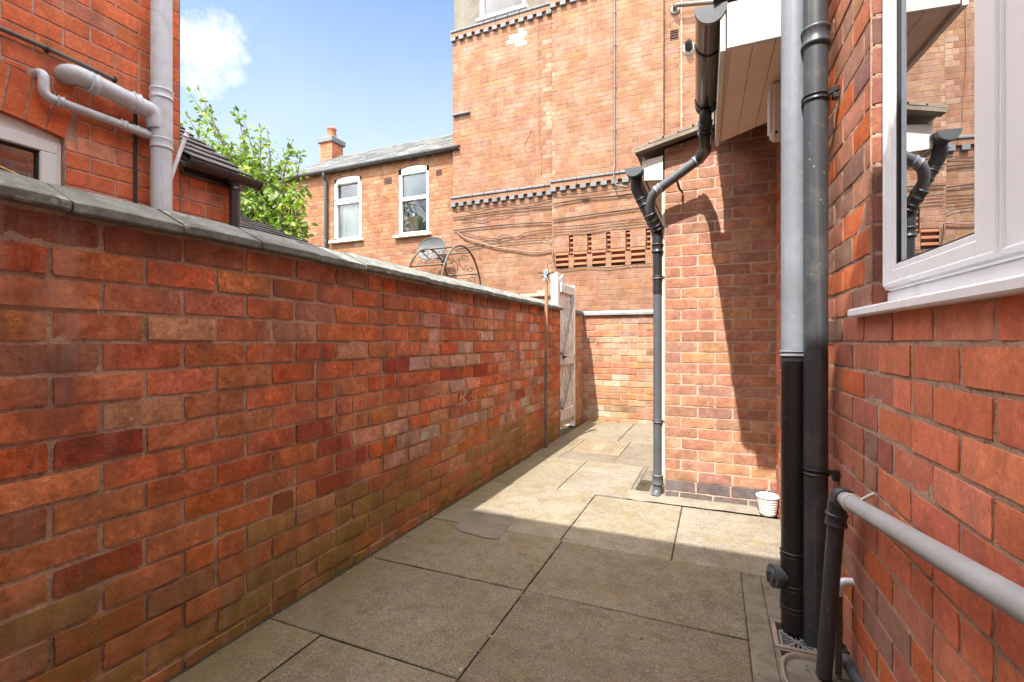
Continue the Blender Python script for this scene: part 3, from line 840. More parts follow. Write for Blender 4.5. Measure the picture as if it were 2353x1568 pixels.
mb = MB(); mb.bev((GX+.032, y0g+.07, .95), (.014, .11, .035), .004); mb.tube([(GX+.03, y0g+.05, .95), (GX+.06, y0g+.05, .95), (GX+.06, y0g+.12, .955)], .006, 8)
mb.build('latch', M['rust'], gt)

# ------------------------------------------------------------------ timber prop leaning on the wall
b0 = at(1246, 1028, z=0); b0.x = max(b0.x, -1.685)
tp = at(1243.5, 600, X=-1.70, ); tp = Vector((-1.665, b0.y-.02, EYE+(784-600)/F_PX*4.97))
pr = thing('wooden_prop', 'thin upright timber pole against the garden wall, twigs tied on with pale blue string', 'pole', tuple(b0))
d = (tp-b0)
mb = MB(); mb.bar(b0, b0+d*.52, .030, .026, up=(0, 1, 0), bevel=.003); mb.build('lower_pole', M['stick_grey'], pr)
mb = MB(); mb.bar(b0+d*.515, b0+d*.93, .0325, .029, up=(0, 1, 0), bevel=.003); mb.bar(b0+d*.93, tp, .026, .026, up=(0, 1, 0), bevel=.003); mb.build('upper_pole', M['stick'], pr)
tz = b0+d*.945
mb = MB()
mb.bar(tz+Vector((-.085, -.02, .004)), tz+Vector((.09, -.02, -.008)), .010, .010)
mb.bar(tz+Vector((-.05, -.026, -.05)), tz+Vector((.05, -.026, -.012)), .010, .010)
mb.bar(tz+Vector((.02, -.026, -.03)), tz+Vector((.045, -.026, -.10)), .006, .006)
mb.build('twig', M['twig'], pr)
mb = MB()
for i in range(7):
    z_ = -.045+i*.011
    mb.tube([tz+Vector((-.022, -.024, z_)), tz+Vector((0, -.034, z_+.012*(-1)**i)), tz+Vector((.022, -.024, z_+.016)), tz+Vector((.022, .018, z_)), tz+Vector((-.022, .018, z_)), tz+Vector((-.022, -.024, z_))], .0035, 6)
for i in range(4):
    mb.tube([tz+Vector((.0, -.033, -.02)), tz+Vector((.02-.014*i, -.04, -.06)), tz+Vector((.03-.022*i, -.036, -.085))], .0028, 6)
mb.build('string', M['string'], pr)

# ------------------------------------------------------------------ drain lid
mc = thing('drain_cover', 'buff rectangular iron drain cover with raised studs set in the paving', 'drain cover', (-1.155, 5.1, 0))
X0, X1, Y0, Y1 = -1.422, -.888, 4.77, 5.427
mb = MB()
for (a, b, c_, d_) in ((X0, X1, Y0, Y0+.02), (X0, X1, Y1-.02, Y1), (X0, X0+.02, Y0+.02, Y1-.02), (X1-.02, X1, Y0+.02, Y1-.02)):
    mb.box(((a+b)/2, (c_+d_)/2, -.006), (b-a, d_-c_, .020))
mb.build('frame', M['rusty'], mc)
mb = MB()
mb.box((-1.155, 5.0985, -.008), (X1-X0-.052, Y1-Y0-.052, .016))
for i in range(13):
    for j in range(15):
        x = X0+.05+i*(X1-X0-.10)/12; y = Y0+.05+j*(Y1-Y0-.10)/14
        if abs(i-6) <= 1 and 3 < j < 12: continue
        r_ = .45 if (i+j) % 2 else -.45
        mb.bev((x, y, .0025), (.030, .013, .011), .003, rz=r_)
mb.box((-1.155, 5.0985, .0005), (.11, .33, .004))
mb.build('plate', M['rusty'], mc)
for yk in (4.86, 5.33): mb = MB(); mb.lathe((-1.155, yk, .0012), [(.0, .003), (.04, .003), (.045, 0)], 18); mb.build('lifting_key_cap', M['rusty'], mc)

# ------------------------------------------------------------------ extension (lean-to) with its roof edge
ex = thing('brick_extension', 'small sunlit red brick lean-to extension at the end of the house, dark brick plinth', 'extension', (0, 5.1, 0))
EY = 3.63
vl = at(1462, 356, Y=EY); vr = at(1605, 303, Y=EY)
slope = (vr.z-vl.z)/(vr.x-vl.x)
def vtop(u): return vl.z-.035+slope*(u-vl.x)
mb = MB()
def ext_col(u, v, r):
    return None
bricks(mb, (0, EY, 0), X_AX, (0, -1, 0), -.34, .60, .1395, 3.0, PAL_EXT, .0774, .225, .0115, .0028, -.34+.225*4, detail=2, seed=41, vtop=vtop, wob=.0012, lean=.001)
bricks(mb, (-.34, 0, 0), Y_AX, (-1, 0, 0), EY, 6.7, .1395, 2.44, PAL_EXT, .0774, .225, .011, .004, 0, detail=1, seed=42)
mb.prism([(-.330, EY+.006, .0), (.62, EY+.006, .0), (.62, EY+.006, vtop(.62)), (-.330, EY+.006, vtop(-.33))], (0, 3.05, 0), mi=1)
mb.build('wall', [M['brick_ext'], M['mort_ext']], ex, True)
mb = MB()
bricks(mb, (0, EY, 0), X_AX, (0, -1, 0), -.34, .60, -.0153, .1395, [(3, (.135, .112, .105), 1), (2, (.155, .125, .115), 1), (1, (.115, .10, .098), 1)], .0774, .225, .011, .004, -.34+.225*4+.1, detail=2, seed=43)
bricks(mb, (-.34, 0, 0), Y_AX, (-1, 0, 0), EY, 6.7, -.0153, .1395, [(1, (.13, .10, .10), 1)], .0774, .225, .011, .004, 0, seed=44)
mb.build('plinth', [M['brick_ext'], M['mort_ext']], ex, True)
# roof: verge strip, tile edges, slab
mb = MB()
dx = Vector((1, 0, slope)); nrm = Vector((-slope, 0, 1)).normalized()
r0 = Vector((vl.x-.0, EY-.10, vl.z+.0))
for i in range(9):
    a_ = r0+dx*(i*.10)+Vector((0, 0, .004*(i % 2)))
    mb.bar(a_, a_+dx*.112, .0, .0) if False else mb.prism([a_, a_+dx*.11, a_+dx*.11+nrm*.016, a_+nrm*.020], (0, 3.2, 0))
mb.build('roof', M['lead'], ex)
mb = MB()
q0 = at(1463, 357, Y=EY-.06); 
mb.prism([r0-nrm*.002, r0+dx*.95-nrm*.002, r0+dx*.95-nrm*.030, r0-nrm*.024], (0, .07, 0))
mb.build('verge_strip', M['lead'], ex)
# boxed fascia end: white
fb = [at(x, y, Y=EY-.03) for x, y in ((1478, 415), (1523, 413), (1523, 358), (1482, 368))]
mb = MB(); mb.prism(fb, (0, .02, 0)); mb.build('eaves_end_board', M['white_paint'], ex)
fa = at(1480, 415, Y=EY-.03)
mb = MB(); mb.box((fa.x-.006, 5.15, fa.z+.085), (.018, 3.1, .17)); mb.build('fascia', M['white_paint'], ex)
mb = MB(); mb.box(((fa.x-.34)/2+.005, 5.15, fa.z+.006), (abs(fa.x+.34)-.02, 3.0, .010)); mb.build('soffit', M['soffit'], ex)
# pale trim board down the outer corner
mb = MB(); c0 = at(1524, 480, Y=EY+.02)
mb.bev((-.352, EY+.035, 1.27), (.020, .035, fa.z*1.0+.03-.05+.0 if False else 2.28), .003)
mb.build('corner_trim', M['soffit'], ex)

# lean-to gutter with stop end and swan neck into the downpipe
dp = thing('downpipe', 'dark grey plastic downpipe at the outer corner of the extension, fed by two gutters', 'downpipe', (-.385, 3.68, 0))
bx, by = -.392, 3.655
gA = at(1456, 386, Y=EY-.10)
def gutter(mb, p0, p1, r, n=12, th=.004, lip=.0, depth=1.0):
    """half-round trough from p0 to p1 (rim centre line)"""
    p0 = Vector(p0); p1 = Vector(p1); d = (p1-p0).normalized(); w = d.cross(Vector((0, 0, 1))).normalized()
    vs = []; fs = []
    for p in (p0, p1):
        for rr in (r, r-th):
            for k in range(n+1):
                a = math.pi*k/n
                vs.append(p+w*math.cos(a)*rr-Vector((0, 0, 1))*math.sin(a)*rr*depth)
    m = n+1
    for k in range(n):
        fs += [(k, k+1, 2*m+k+1, 2*m+k), (m+k, 3*m+k, 3*m+k+1, m+k+1)]
    fs += [(0, 2*m, 3*m, m), (n, m+n, 3*m+n, 2*m+n)]
    fs += [(k, m+k, m+k+1, k+1) for k in range(n)]+[(2*m+k, 2*m+k+1, 3*m+k+1, 3*m+k) for k in range(n)]
    mb.add(vs, fs, 0, False)
def stop_end(mb, p, d, r, t=.006, depth=1.0, n=16):
    p = Vector(p); d = Vector(d).normalized(); w = d.cross(Vector((0, 0, 1))).normalized()
    poly = [p+w*math.cos(math.pi*k/n)*r-Vector((0, 0, 1))*math.sin(math.pi*k/n)*r*depth for k in range(n+1)]
    mb.prism(poly, d*t)
gl = thing('lean_to_gutter', 'short black half round gutter with a stop end along the lean-to eaves', 'gutter', tuple(gA))
mb = MB(); gutter(mb, gA, gA+Vector((0, 2.9, 0)), .058); mb.build('trough', M['pipe_iron'], gl)
mb = MB(); stop_end(mb, gA-Vector((0, .010, 0)), (0, 1, 0), .063, .014); mb.build('stop_end', M['pipe_dark'], gl)
mb = MB(); stop_end(mb, gA+Vector((0, .05, .001)), (0, 1, 0), .064, .03); mb.build('union', M['pipe_iron'], gl)
# swan neck pieces
pts = [gA+Vector((.0, .10, -.05)), gA+Vector((.0, .10, -.12)), Vector((bx-.03, by+.02, 2.02)), Vector((bx, by, 1.94)), Vector((bx, by, 1.86))]
mb = MB(); mb.tube(fillet(pts, .06), .039, 18)
for t0 in ((0, .3), ):
    a_ = pts[1]*(.72)+pts[2]*.28; b_ = pts[1]*.5+pts[2]*.5
    mb.collar(a_, b_, .036, rim=.005)
a_ = pts[1]*.25+pts[2]*.75; b_ = pts[1]*.05+pts[2]*.95
mb.collar(a_, b_, .037, rim=.005)
mb.build('swan_neck', M['pipe_black'], dp)
# diagonal arm from the upper gutter
dA = at(1612, 362, Y=3.46); dB = at(1497, 447, Y=3.52); dC = at(1488, 470, Y=3.55)
mb = MB()
path = fillet([dA, dB, dC+Vector((.012, .03, -.05)), Vector((bx+.004, by-.02, dC.z-.16))], .075, 10)
mb.tube(path, .033, 18)
mb.build('diagonal_arm', M['pipe_dark'], dp)
dd = (dB-dA)
for (ta, tb_, ra, ri) in ((.02, .13, .033, .0045), (.52, .535, .032, .001), (.80, .92, .033, .0045)):
    mb = MB(); mb.collar(dA+dd*ta, dA+dd*tb_, ra, rim=ri); mb.build('arm_socket', M['pipe_mid'], dp)
mb = MB(); e1 = dC+Vector((.014, .03, -.06)); e2 = Vector((bx+.006, by-.018, dC.z-.17))
mb.collar(e1, e1*.5+e2*.5, .034, rim=.005); mb.collar(e1*.3+e2*.7, e2, .035, rim=.006)
mb.bar(e1+Vector((.04, -.035, .0)), e2+Vector((.04, -.035, .0)), .004, .008); 
mb.build('branch_socket', M['pipe_black'], dp)
mb = MB(); m_ = dA+dd*.48
mb.tube([m_+Vector((0, .0, -.03)), m_+Vector((.012, .05, -.075)), m_+Vector((.03, EY-m_.y-.01, -.085))], .008, 8); mb.build('arm_bracket', M['pipe_black'], dp)
mb = MB(); mb.tube([(bx, by, 1.88), (bx, by, 1.50)], .0345, 20); mb.build('upper_pipe', M['pipe_black'], dp)
mb = MB(); mb.tube([(bx, by, 1.51), (bx, by, .10)], .0315, 20); mb.build('pipe', M['pipe_dark'], dp)
mb = MB(); mb.collar((bx, by, 1.87), (bx, by, 1.80), .036, rim=.006); mb.build('socket', M['pipe_black'], dp)
for zz in (.56, 1.62):
    mb = MB(); mb.collar((bx, by, zz-.012), (bx, by, zz+.012), .034, rim=.004); mb.bev((bx+.05, by-.005, zz), (.06, .018, .012), .002); mb.build('bracket', M['pipe_dark'], dp)
mb = MB(); mb.collar((bx, by, .165), (bx, by, .085), .034, rim=.006); mb.build('shoe_socket', M['pipe_dark'], dp)
mb = MB(); mb.tube(fillet([(bx, by, .10), (bx-.002, by-.005, .035), (bx-.012, by-.05, .0)], .04), [.034]*11, 18); mb.build('shoe', M['pipe_dark'], dp)

# ------------------------------------------------------------------ house on the right
hs = thing('brick_house', 'red brick house wall close on the right, with white framed window and boxed eaves', 'house', (.5, 1.8, 0))
RU = Vector((.034, -1, 0)).normalized(); RN = Vector((-1, -.034, 0)).normalized(); RO = Vector((.375, 3.62, 0))
def rw(u, v, n=0): return RO+RU*u+RN*n+Vector((0, 0, v))
def wall_x(Y): return .375+.034*(3.62-Y)
c_h = .0905
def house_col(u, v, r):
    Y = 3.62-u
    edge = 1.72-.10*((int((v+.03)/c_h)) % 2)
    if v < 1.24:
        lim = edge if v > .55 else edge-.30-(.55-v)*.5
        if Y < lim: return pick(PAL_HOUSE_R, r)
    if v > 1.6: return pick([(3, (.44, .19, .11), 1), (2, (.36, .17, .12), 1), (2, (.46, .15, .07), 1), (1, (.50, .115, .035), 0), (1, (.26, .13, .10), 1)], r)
WU0, WU1 = 3.62-1.767, 3.62+.35
mb = MB()
bricks(mb, RO, RU, RN, -.02, 4.3, -.0315, 4.4, PAL_HOUSE_M, c_h, .236, .0130, .0032, .02, 'mixed', holes=[(WU0, WU1, 1.236, 2.62)], detail=2, seed=51, colfn=house_col, wob=.0016, lean=.0018)
bricks(mb, rw(WU0, 0), Vector((1, 0, 0)), Vector((0, -1, 0)), 0.0, .11, 1.236, 2.62, [(2, (.25, .10, .07), 1), (1, (.17, .085, .065), 1), (1, (.34, .12, .075), 1)], c_h, .30, .0105, .004, -.1, seed=52, detail=1)
# solid body behind the skin (with the window opening left free)
for (ua, ub, va, vb) in ((-.02, WU0-.0, -.0315, 4.4), (WU1, 4.3, -.0315, 4.4), (WU0, WU1, -.0315, 1.236), (WU0, WU1, 2.62, 4.4)):
    p = [rw(ua+.001, va, -.012), rw(ub-.001, va, -.012), rw(ub-.001, vb-.002, -.012), rw(ua+.001, vb-.002, -.012)]
    mb.prism(p, -RN*.20, mi=1)
mb.build('wall', [M['brick_house'], M['mort_house']], hs, True)
mb = MB()
mb.prism([rw(-.02, 4.41, .03), rw(4.3, 4.41, .03), rw(4.3, 4.41, -3.5), rw(-.02, 4.41, -3.5)], (0, 0, .05))
mb.build('roof', M['slate'], hs, True)

# window
wd = MB()
FX = -.026   # frame face set back from the brick face
def wbox(mb, ua, ub, va, vb, n0, n1, b=.003):
    c = (rw(ua, va, n0)+rw(ub, vb, n1))/2
    R = Matrix((RU, RN, Vector((0, 0, 1)))).transposed()
    mb.bev(c, (abs(ub-ua), abs(n1-n0), abs(vb-va)), b, ax=R)
win = None
mb = MB()
UA = WU0+.006
ZB = 1.302
# outer frame
wbox(mb, UA, UA+.026, ZB, 2.62, -.10, FX-.006); wbox(mb, UA+.026, UA+1.6, ZB-.004, ZB+.014, -.10, FX-.006)
V0, V1, V2 = 3.62-1.262, 3.62-1.162, 3.62-1.156
wbox(mb, V1-.020, V2+.020, ZB+.014, 2.62, -.10, FX-.008)
win = mb.build('window', M['upvc'], hs)
def light(ua, ub, za, gl, gr, gb):
    n1 = FX; n0 = -.085
    mb = MB()
    def member(u0, u1, z0, z1, side):
        # flat face, then a glazing bead stepping down to the glass
        wbox(mb, u0, u1, z0, z1, n0, n1, .004)
    bd = .016
    member(ua, gl-bd, za, 2.62, 0); member(gr+bd, ub, za, 2.62, 0); member(gl-bd, gr+bd, za, gb-bd, 0)
    for (u0, u1, z0, z1) in ((gl-bd, gl, gb-bd, 2.62), (gr, gr+bd, gb-bd, 2.62), (gl, gr, gb-bd, gb)):
        wbox(mb, u0, u1, z0, z1, n0, n1-.005, .003)
    for (u0, u1, z0, z1) in ((ua+.002, ua+.012, za+.002, 2.62), (ub-.012, ub-.002, za+.002, 2.62), (ua+.012, ub-.012, za+.002, za+.012)):
        wbox(mb, u0, u1, z0, z1, n1-.004, n1+.005, .003)
    mb.build('sash', M['upvc'], win)
    mb = MB(); g = .010
    for (u0, u1, z0, z1) in ((gl, gl+g, gb, 2.62), (gr-g*.3, gr, gb, 2.62), (gl+g, gr, gb, gb+.004)):
        wbox(mb, u0, u1, z0, z1, n1-.024, n1-.008, .001)
    mb.build('gasket', M['gasket'], win)
    mb = MB()
    mb.add([rw(gl, gb, n1-.0125), rw(gr, gb, n1-.0225), rw(gr, 2.62, n1-.0225), rw(gl, 2.62, n1-.0125)], [(0, 1, 2, 3)])
    mb.build('pane', M['glass_near'], win)
light(UA+.018, V1, ZB+.006, 3.62-1.675, V0, 1.370)
light(V2, V2+.80, ZB+.006, V2+.095, V2+.72, 1.370)
mb = MB()
sx0 = 3.62-1.893
R = Matrix((RU, RN, Vector((0, 0, 1)))).transposed()
c_ = (rw(sx0, 1.241, .030)+rw(4.2, 1.241, -.10))/2
mb.bev(c_, (4.2-sx0, .130, .027), .005, ax=R)
mb.bev((rw(UA-.0, 1.275, FX-.012)+rw(4.2, 1.275, -.10))/2, (4.2-UA, .06, .045), .004, ax=R)
mb.build('sill', M['upvc'], win)
mb = MB(); mb.box(rw(2.9, 1.9, -.6), (.9, 2.6, 1.5)); mb.build('room', M['room'], hs)

# boxed eaves over the lower part of the house
E0 = at(1668, 112, Y=2.25); SZ = E0.z
fl = at(1650, 330, z=SZ); fr_ = at(1774, 276, z=SZ)
far = lambda X: fl+(fr_-fl)*((X-fl.x)/(fr_.x-fl.x))
XR = .405
mb = MB()
nb = 4
nearL = Vector((E0.x+.020, 2.265, SZ)); nearR = Vector((XR, 2.265, SZ))
for i in range(nb):
    ta, tb = i/nb+.004, (i+1)/nb-.004
    a_ = nearL.lerp(nearR, ta); b_ = nearL.lerp(nearR, tb)
    fa_ = far(fl.x+.012+(XR-fl.x-.012)*ta); fb_ = far(fl.x+.012+(XR-fl.x-.012)*tb)
    for q in (fa_, fb_): q.z = SZ
    mb.prism([a_, fa_, fb_, b_], (0, 0, .014))
fR = far(XR); mb.add([(E0.x, 2.26, SZ+.012), (XR, 2.26, SZ+.012), (XR, fR.y, SZ+.012), (fl.x, fl.y, SZ+.012)], [(0, 1, 2, 3)])
mb.build('soffit', M['soffit'], hs)
mb = MB(); mb.bev(((E0.x+XR)/2+.004, 2.252, SZ+.092), (XR-E0.x+.0, .022, .196), .003); mb.build('eaves_end_board', M['white_paint'], hs)
mb = MB(); mb.prism([(E0.x-.022, 2.245, SZ-.010), (E0.x-.002, 2.245, SZ-.010), (fl.x+.006, fl.y+.02, SZ-.010), (fl.x-.016, fl.y+.02, SZ-.010)], (0, 0, .20)); mb.build('fascia', M['white_paint'], hs)
mb = MB()
ztop_ = SZ+.205
for i in range(7):
    a_ = Vector((E0.x-.05+i*.30, 2.22, ztop_+i*.18)); 
    mb.prism([a_, a_+Vector((.32, 0, .192)), a_+Vector((.32, 0, .208)), a_+Vector((0, 0, .020))], (0, 1.38, 0))
mb.col = (.08, .08, .085, 1)
for i in range(len(mb.c)): mb.c[i] = (.085, .08, .08, 1)
mb.build('lower_roof', M['tile'], hs, True)

# gutter along those eaves
G0 = at(1633, 16, Y=2.25); G1 = at(1623, 262, Y=3.16)
G1.z = G0.z+.004
ug = thing('eaves_gutter', 'brown black half round gutter seen end on beneath the boxed white eaves', 'gutter', tuple(G0))
GR = .0625
mb = MB(); gutter(mb, G0, G1, GR, 16, .004, depth=1.15); mb.build('trough', M['gutter_brown'], ug)
dg = (G1-G0).normalized()
mb = MB(); stop_end(mb, G0-dg*.012, dg, GR+.005, .020, 1.15); mb.build('stop_end', M['pipe_dark'], ug)
for t_ in (.30, .93):
    p = G0.lerp(G1, t_)
    mb = MB(); gutter(mb, p-dg*.018, p+dg*.018, GR+.006, 16, .007, depth=1.15); mb.bev(p+Vector((.06, 0, -.02)), (.05, .02, .012), .002); mb.build('bracket', M['gutter_brown'], ug)
mb = MB(); stop_end(mb, G1-dg*.01, dg, GR+.004, .02, 1.15); mb.build('stop_end', M['gutter_brown'], ug)
# outlet elbow
o0 = at(1621, 272, Y=3.10); o1 = at(1619, 322, Y=3.22); o2 = dA+(dB-dA)*.04
mb = MB(); mb.tube(fillet([o0+Vector((0, 0, .04)), o0, o1, at(1623, 345, Y=3.36), o2], .05, 7), .036, 18)
for k in (.15, .40, .62):
    a_ = o0.lerp(o1, k); b_ = o0.lerp(o1, k+.10); mb.collar(a_, b_, .037, rim=.004)
mb.build('outlet_bend', M['pipe_black'], ug)

# stack, rain pipe and waste pipe at the house wall
SQ = 2.19
sp = thing('soil_stack', 'thick soil pipe by the inner corner, light grey above and black below', 'soil pipe', (.289, 2.19, 0))
sx, sy = .289, 2.19
zj = EYE-(812-784)/F_PX*1.90
mb = MB(); mb.tube([(sx, sy, zj-.03), (sx, sy, 4.35)], .0455, 28); mb.build('upper_pipe', M['pipe_mid'], sp)
mb = MB(); mb.tube([(sx, sy, 0.0), (sx, sy, zj-.005)], .0455, 28); mb.build('lower_pipe', M['pipe_black'], sp)
mb = MB(); mb.collar((sx, sy, zj-.012), (sx, sy, zj+.010), .0455, 28, rim=.004); mb.build('socket_lip', M['pipe_mid'], sp)
mb = MB()
for zz in (.30, .085, .17): mb.collar((sx, sy, zz-.012), (sx, sy, zz+.012), .046, 28, rim=.0028)
mb.tube([(sx, sy, .29), (sx, sy, .08)], .0480, 28)
mb.build('access_section', M['pipe_black'], sp)
ad = Vector((-.93, -.36, .04)).normalized(); ac = Vector((sx, sy, .205))
mb = MB(); mb.tube([ac+ad*.02, ac+ad*.066], .031, 22); mb.tube([ac+ad*.062, ac+ad*.085], .045, 22); mb.tube([ac+ad*.085, ac+ad*.097], .028, 22)
mb.bev(ac+ad*.100, (.012, .014, .045), .002)
mb.build('access_plug', M['pipe_dark'], sp)

rp = thing('rainwater_pipe', 'slimmer dark rainwater pipe beside the soil stack, ending over a square gully', 'downpipe', (.345, 2.06, 0))
rx, ry = .3557, 2.14
mb = MB(); mb.tube([(rx, ry, -.02), (rx, ry, 4.35)], .041, 26); mb.build('pipe', M['pipe_iron'], rp)
zc = EYE+(784-85)/F_PX*1.829
mb = MB(); mb.collar((rx, ry, zc-.045), (rx, ry, zc+.03), .0415, 26, rim=.0055); mb.build('socket', M['pipe_iron'], rp)
for yy in (230, 1082):
    zz = EYE+(784-yy)/F_PX*1.829
    mb = MB(); mb.collar((rx, ry, zz-.012), (rx, ry, zz+.012), .0415, 26, rim=.004)
    mb.bar((rx+.03, ry-.02, zz+.004), (wall_x(ry)-.002, ry-.045, zz+.012), .014, .016); mb.bev((wall_x(ry)-.012, ry-.03, zz-.012), (.02, .03, .022), .003)
    mb.build('bracket', M['pipe_black'], rp)

wp = thing('waste_pipe', 'waste pipe run along the house wall, grey sloping length and black drop to the gully', 'waste pipe', (.37, 1.87, 0))
eT = at(1926, 1138, X=.375); eB = at(1893, 1552, z=.0)
nEnd = at(2353, 1394, X=.405); ext = (nEnd-eT)
mb = MB(); mb.tube([eT+ext*.03, eT+ext*1.7], .0235, 22); mb.build('sloping_pipe', M['waste_grey'], wp)
mb = MB(); mb.tube([eT+(eB-eT)*.06, eB], .0245, 22); mb.build('drop_pipe', M['pipe_purple'], wp)
mb = MB(); dn = (eB-eT).normalized(); dh = ext.normalized()
mb.tube(fillet([eT+dn*.10, eT, eT+dh*.085], .045, 8), .0285, 22)
mb.collar(eT+dn*.06, eT+dn*.105, .0285, rim=.003); mb.collar(eT+dh*.05, eT+dh*.09, .0285, rim=.003)
mb.build('elbow', M['pipe_purple'], wp)
mb = MB(); k_ = eT+dh*.155
mb.collar(k_-dh*.006, k_+dh*.006, .0242, rim=.003); mb.tube([k_+Vector((.02, 0, .012)), k_+Vector((.045, .0, .03)), Vector((wall_x(k_.y)-.004, k_.y-.01, k_.z+.04))], .005, 8)
mb.build('clip', M['whitebox'], wp)

ls = thing('low_pipe', 'short blue grey pipe lying along the foot of the house wall', 'pipe', tuple(at(1950, 1530, z=.03)))
p0 = at(1927, 1490, z=.035); p1 = at(1984, 1580, z=.035)
mb = MB(); mb.tube([p0, p1, p1+(p1-p0)*2], .021, 16); mb.build('pipe', M['pipe_dark'], ls)
mb = MB(); mb.collar(p0, p0+(p1-p0)*.3, .022, rim=.003); mb.build('socket', M['pipe_black'], ls)
so = thing('overflow_stub', 'white overflow pipe stub poking from the house wall behind the waste pipe', 'pipe', tuple(at(1938, 1335, Y=1.95)))
p0 = at(1935, 1340, Y=1.95)
mb = MB(); mb.tube(fillet([(wall_x(1.95)+.01, 1.95, p0.z+.008), (wall_x(1.95)-.035, 1.945, p0.z+.008), (wall_x(1.95)-.04, 1.945, p0.z-.04)], .025, 6), .0135, 16); mb.build('bend', M['upvc'], so)
mb = MB(); mb.tube([(wall_x(1.95)-.04, 1.945, p0.z-.035), (wall_x(1.95)-.042, 1.945, .0)], .011, 12); mb.build('tail', M['stick_grey'], so)

# gullies
gy = thing('square_gully', 'square clay gully with slotted grey iron grate under the rainwater pipe', 'drain', (.29, 2.12, 0))
gx0, gx1, gy0, gy1 = .207, .375, 2.03, 2.222
mb = MB(); w_ = .018
for (a, b, c_, d) in ((gx0, gx1, gy0, gy0+w_), (gx0, gx1, gy1-w_, gy1), (gx0, gx0+w_, gy0+w_, gy1-w_), (gx1-w_, gx1, gy0+w_, gy1-w_)):
    mb.bev(((a+b)/2, (c_+d)/2, -.022), (b-a, d-c_, .056), .003)
mb.build('surround', M['drain_pink'], gy)
mb = MB(); ix0, ix1, iy0, iy1 = gx0+w_+.006, gx1-w_-.006, gy0+w_+.004, gy1-w_-.020
gz = -.016
for (a, b, c_, d) in ((ix0, ix1, iy0, iy0+.008), (ix0, ix1, iy1-.008, iy1), (ix0, ix0+.008, iy0, iy1), (ix1-.008, ix1, iy0, iy1)):
    mb.box(((a+b)/2, (c_+d)/2, gz), (b-a, d-c_, .008))
cx, cy = (ix0+ix1)/2, (iy0+iy1)/2
mb.bar((ix0, iy1, gz), (ix1, iy0, gz), .006, .007); mb.bar((ix0, iy0, gz), (ix1, iy1, gz), .006, .007)
for k in range(1, 8):
    f_ = k/8
    h_ = abs(f_-.5)
    yk = iy0+(iy1-iy0)*f_; xl = ix0+(ix1-ix0)*(.5-h_) if True else 0
    mb.bar((ix0, yk, gz), (ix0+(ix1-ix0)*(.5-h_), yk, gz), .004, .006)
    mb.bar((ix1-(ix1-ix0)*(.5-h_), yk, gz), (ix1, yk, gz), .004, .006)
    xk = ix0+(ix1-ix0)*f_
    mb.bar((xk, iy0, gz), (xk, iy0+(iy1-iy0)*(.5-h_), gz), .004, .006)
    mb.bar((xk, iy1-(iy1-iy0)*(.5-h_), gz), (xk, iy1, gz), .004, .006)
mb.build('grate', M['iron'], gy)
mb = MB(); mb.box(((gx0+gx1)/2, (gy0+gy1)/2, -.046), (gx1-gx0-.03, gy1-gy0-.03, .01)); mb.build('sump', M['void'], gy)
hg = thing('round_gully', 'shallow rounded clay gully full of silt at the foot of the black waste pipe', 'drain', (.335, 1.89, 0))
mb = MB(); cx, cy = .335, 1.895
n = 40; vs = []; fs = []
for (r_, z_) in ((1.08, -.02), (1.08, .001), (1.06, .004), (1.01, .004), (.98, -.003), (.94, -.012)):
    for k in range(n):
        a = 2*math.pi*k/n
        e = 3.0
        ca, sa = math.cos(a), math.sin(a)
        q = (abs(ca)**e+abs(sa)**e)**(-1/e)
        vs.append((cx+.112*r_*ca*q, cy+.120*r_*sa*q, z_))
for i in range(5):
    for k in range(n): fs.append((i*n+k, i*n+(k+1) % n, (i+1)*n+(k+1) % n, (i+1)*n+k))
mb.add(vs, fs, 0, True); mb.build('rim', M['drain_pink'], hg)
mb = MB(); ring = vs[-n:]; mb.add([(x, y, -.012) for x, y, z in ring], [tuple(range(n))]); mb.build('silt', M['rough_concrete'], hg)
mb = MB(); mb.add([(.20, 1.75, -.020), (.62, 1.75, -.020), (.62, 2.028, -.020), (.20, 2.028, -.020)], [(0, 1, 2, 3)])
for (a, b, c_, d) in ((.205, .62, 1.76, 1.772), (.205, .62, 2.018, 2.029), (.448, .62, 1.772, 2.018), (.205, .222, 1.772, 2.018), (.376, .62, 2.029, 2.225)):
    mb.box(((a+b)/2, (c_+d)/2, -.014), (b-a, d-c_, .028))
structure(mb.build('pavement_infill', M['rough_concrete']))

# white ribbed pot
cp = at(1764, 1186, z=0)
mb = MB()
ht, rt, rb = .128, .066, .047
prof = [(0, .002), (rb*.96, .002), (rb, .004)]
for i in range(6):
    z0 = .012+i*.0165; r_ = rb+(rt-rb)*z0/ht
    prof += [(r_, z0), (r_+.0025, z0+.004), (r_+.0028, z0+.010), (r_+.0006, z0+.015)]
prof += [(rt, ht-.012), (rt+.0035, ht-.008), (rt+.0035, ht), (rt, ht+.002), (rt-.003, ht-.001), (rb-.003, .008), (0, .008)]
mb.lathe((cp.x, cp.y-.0, .008), prof, 40)
tag(mb.build('plastic_pot', M['cup']), 'small white ribbed plastic pot on the ground against the extension plinth', 'pot')

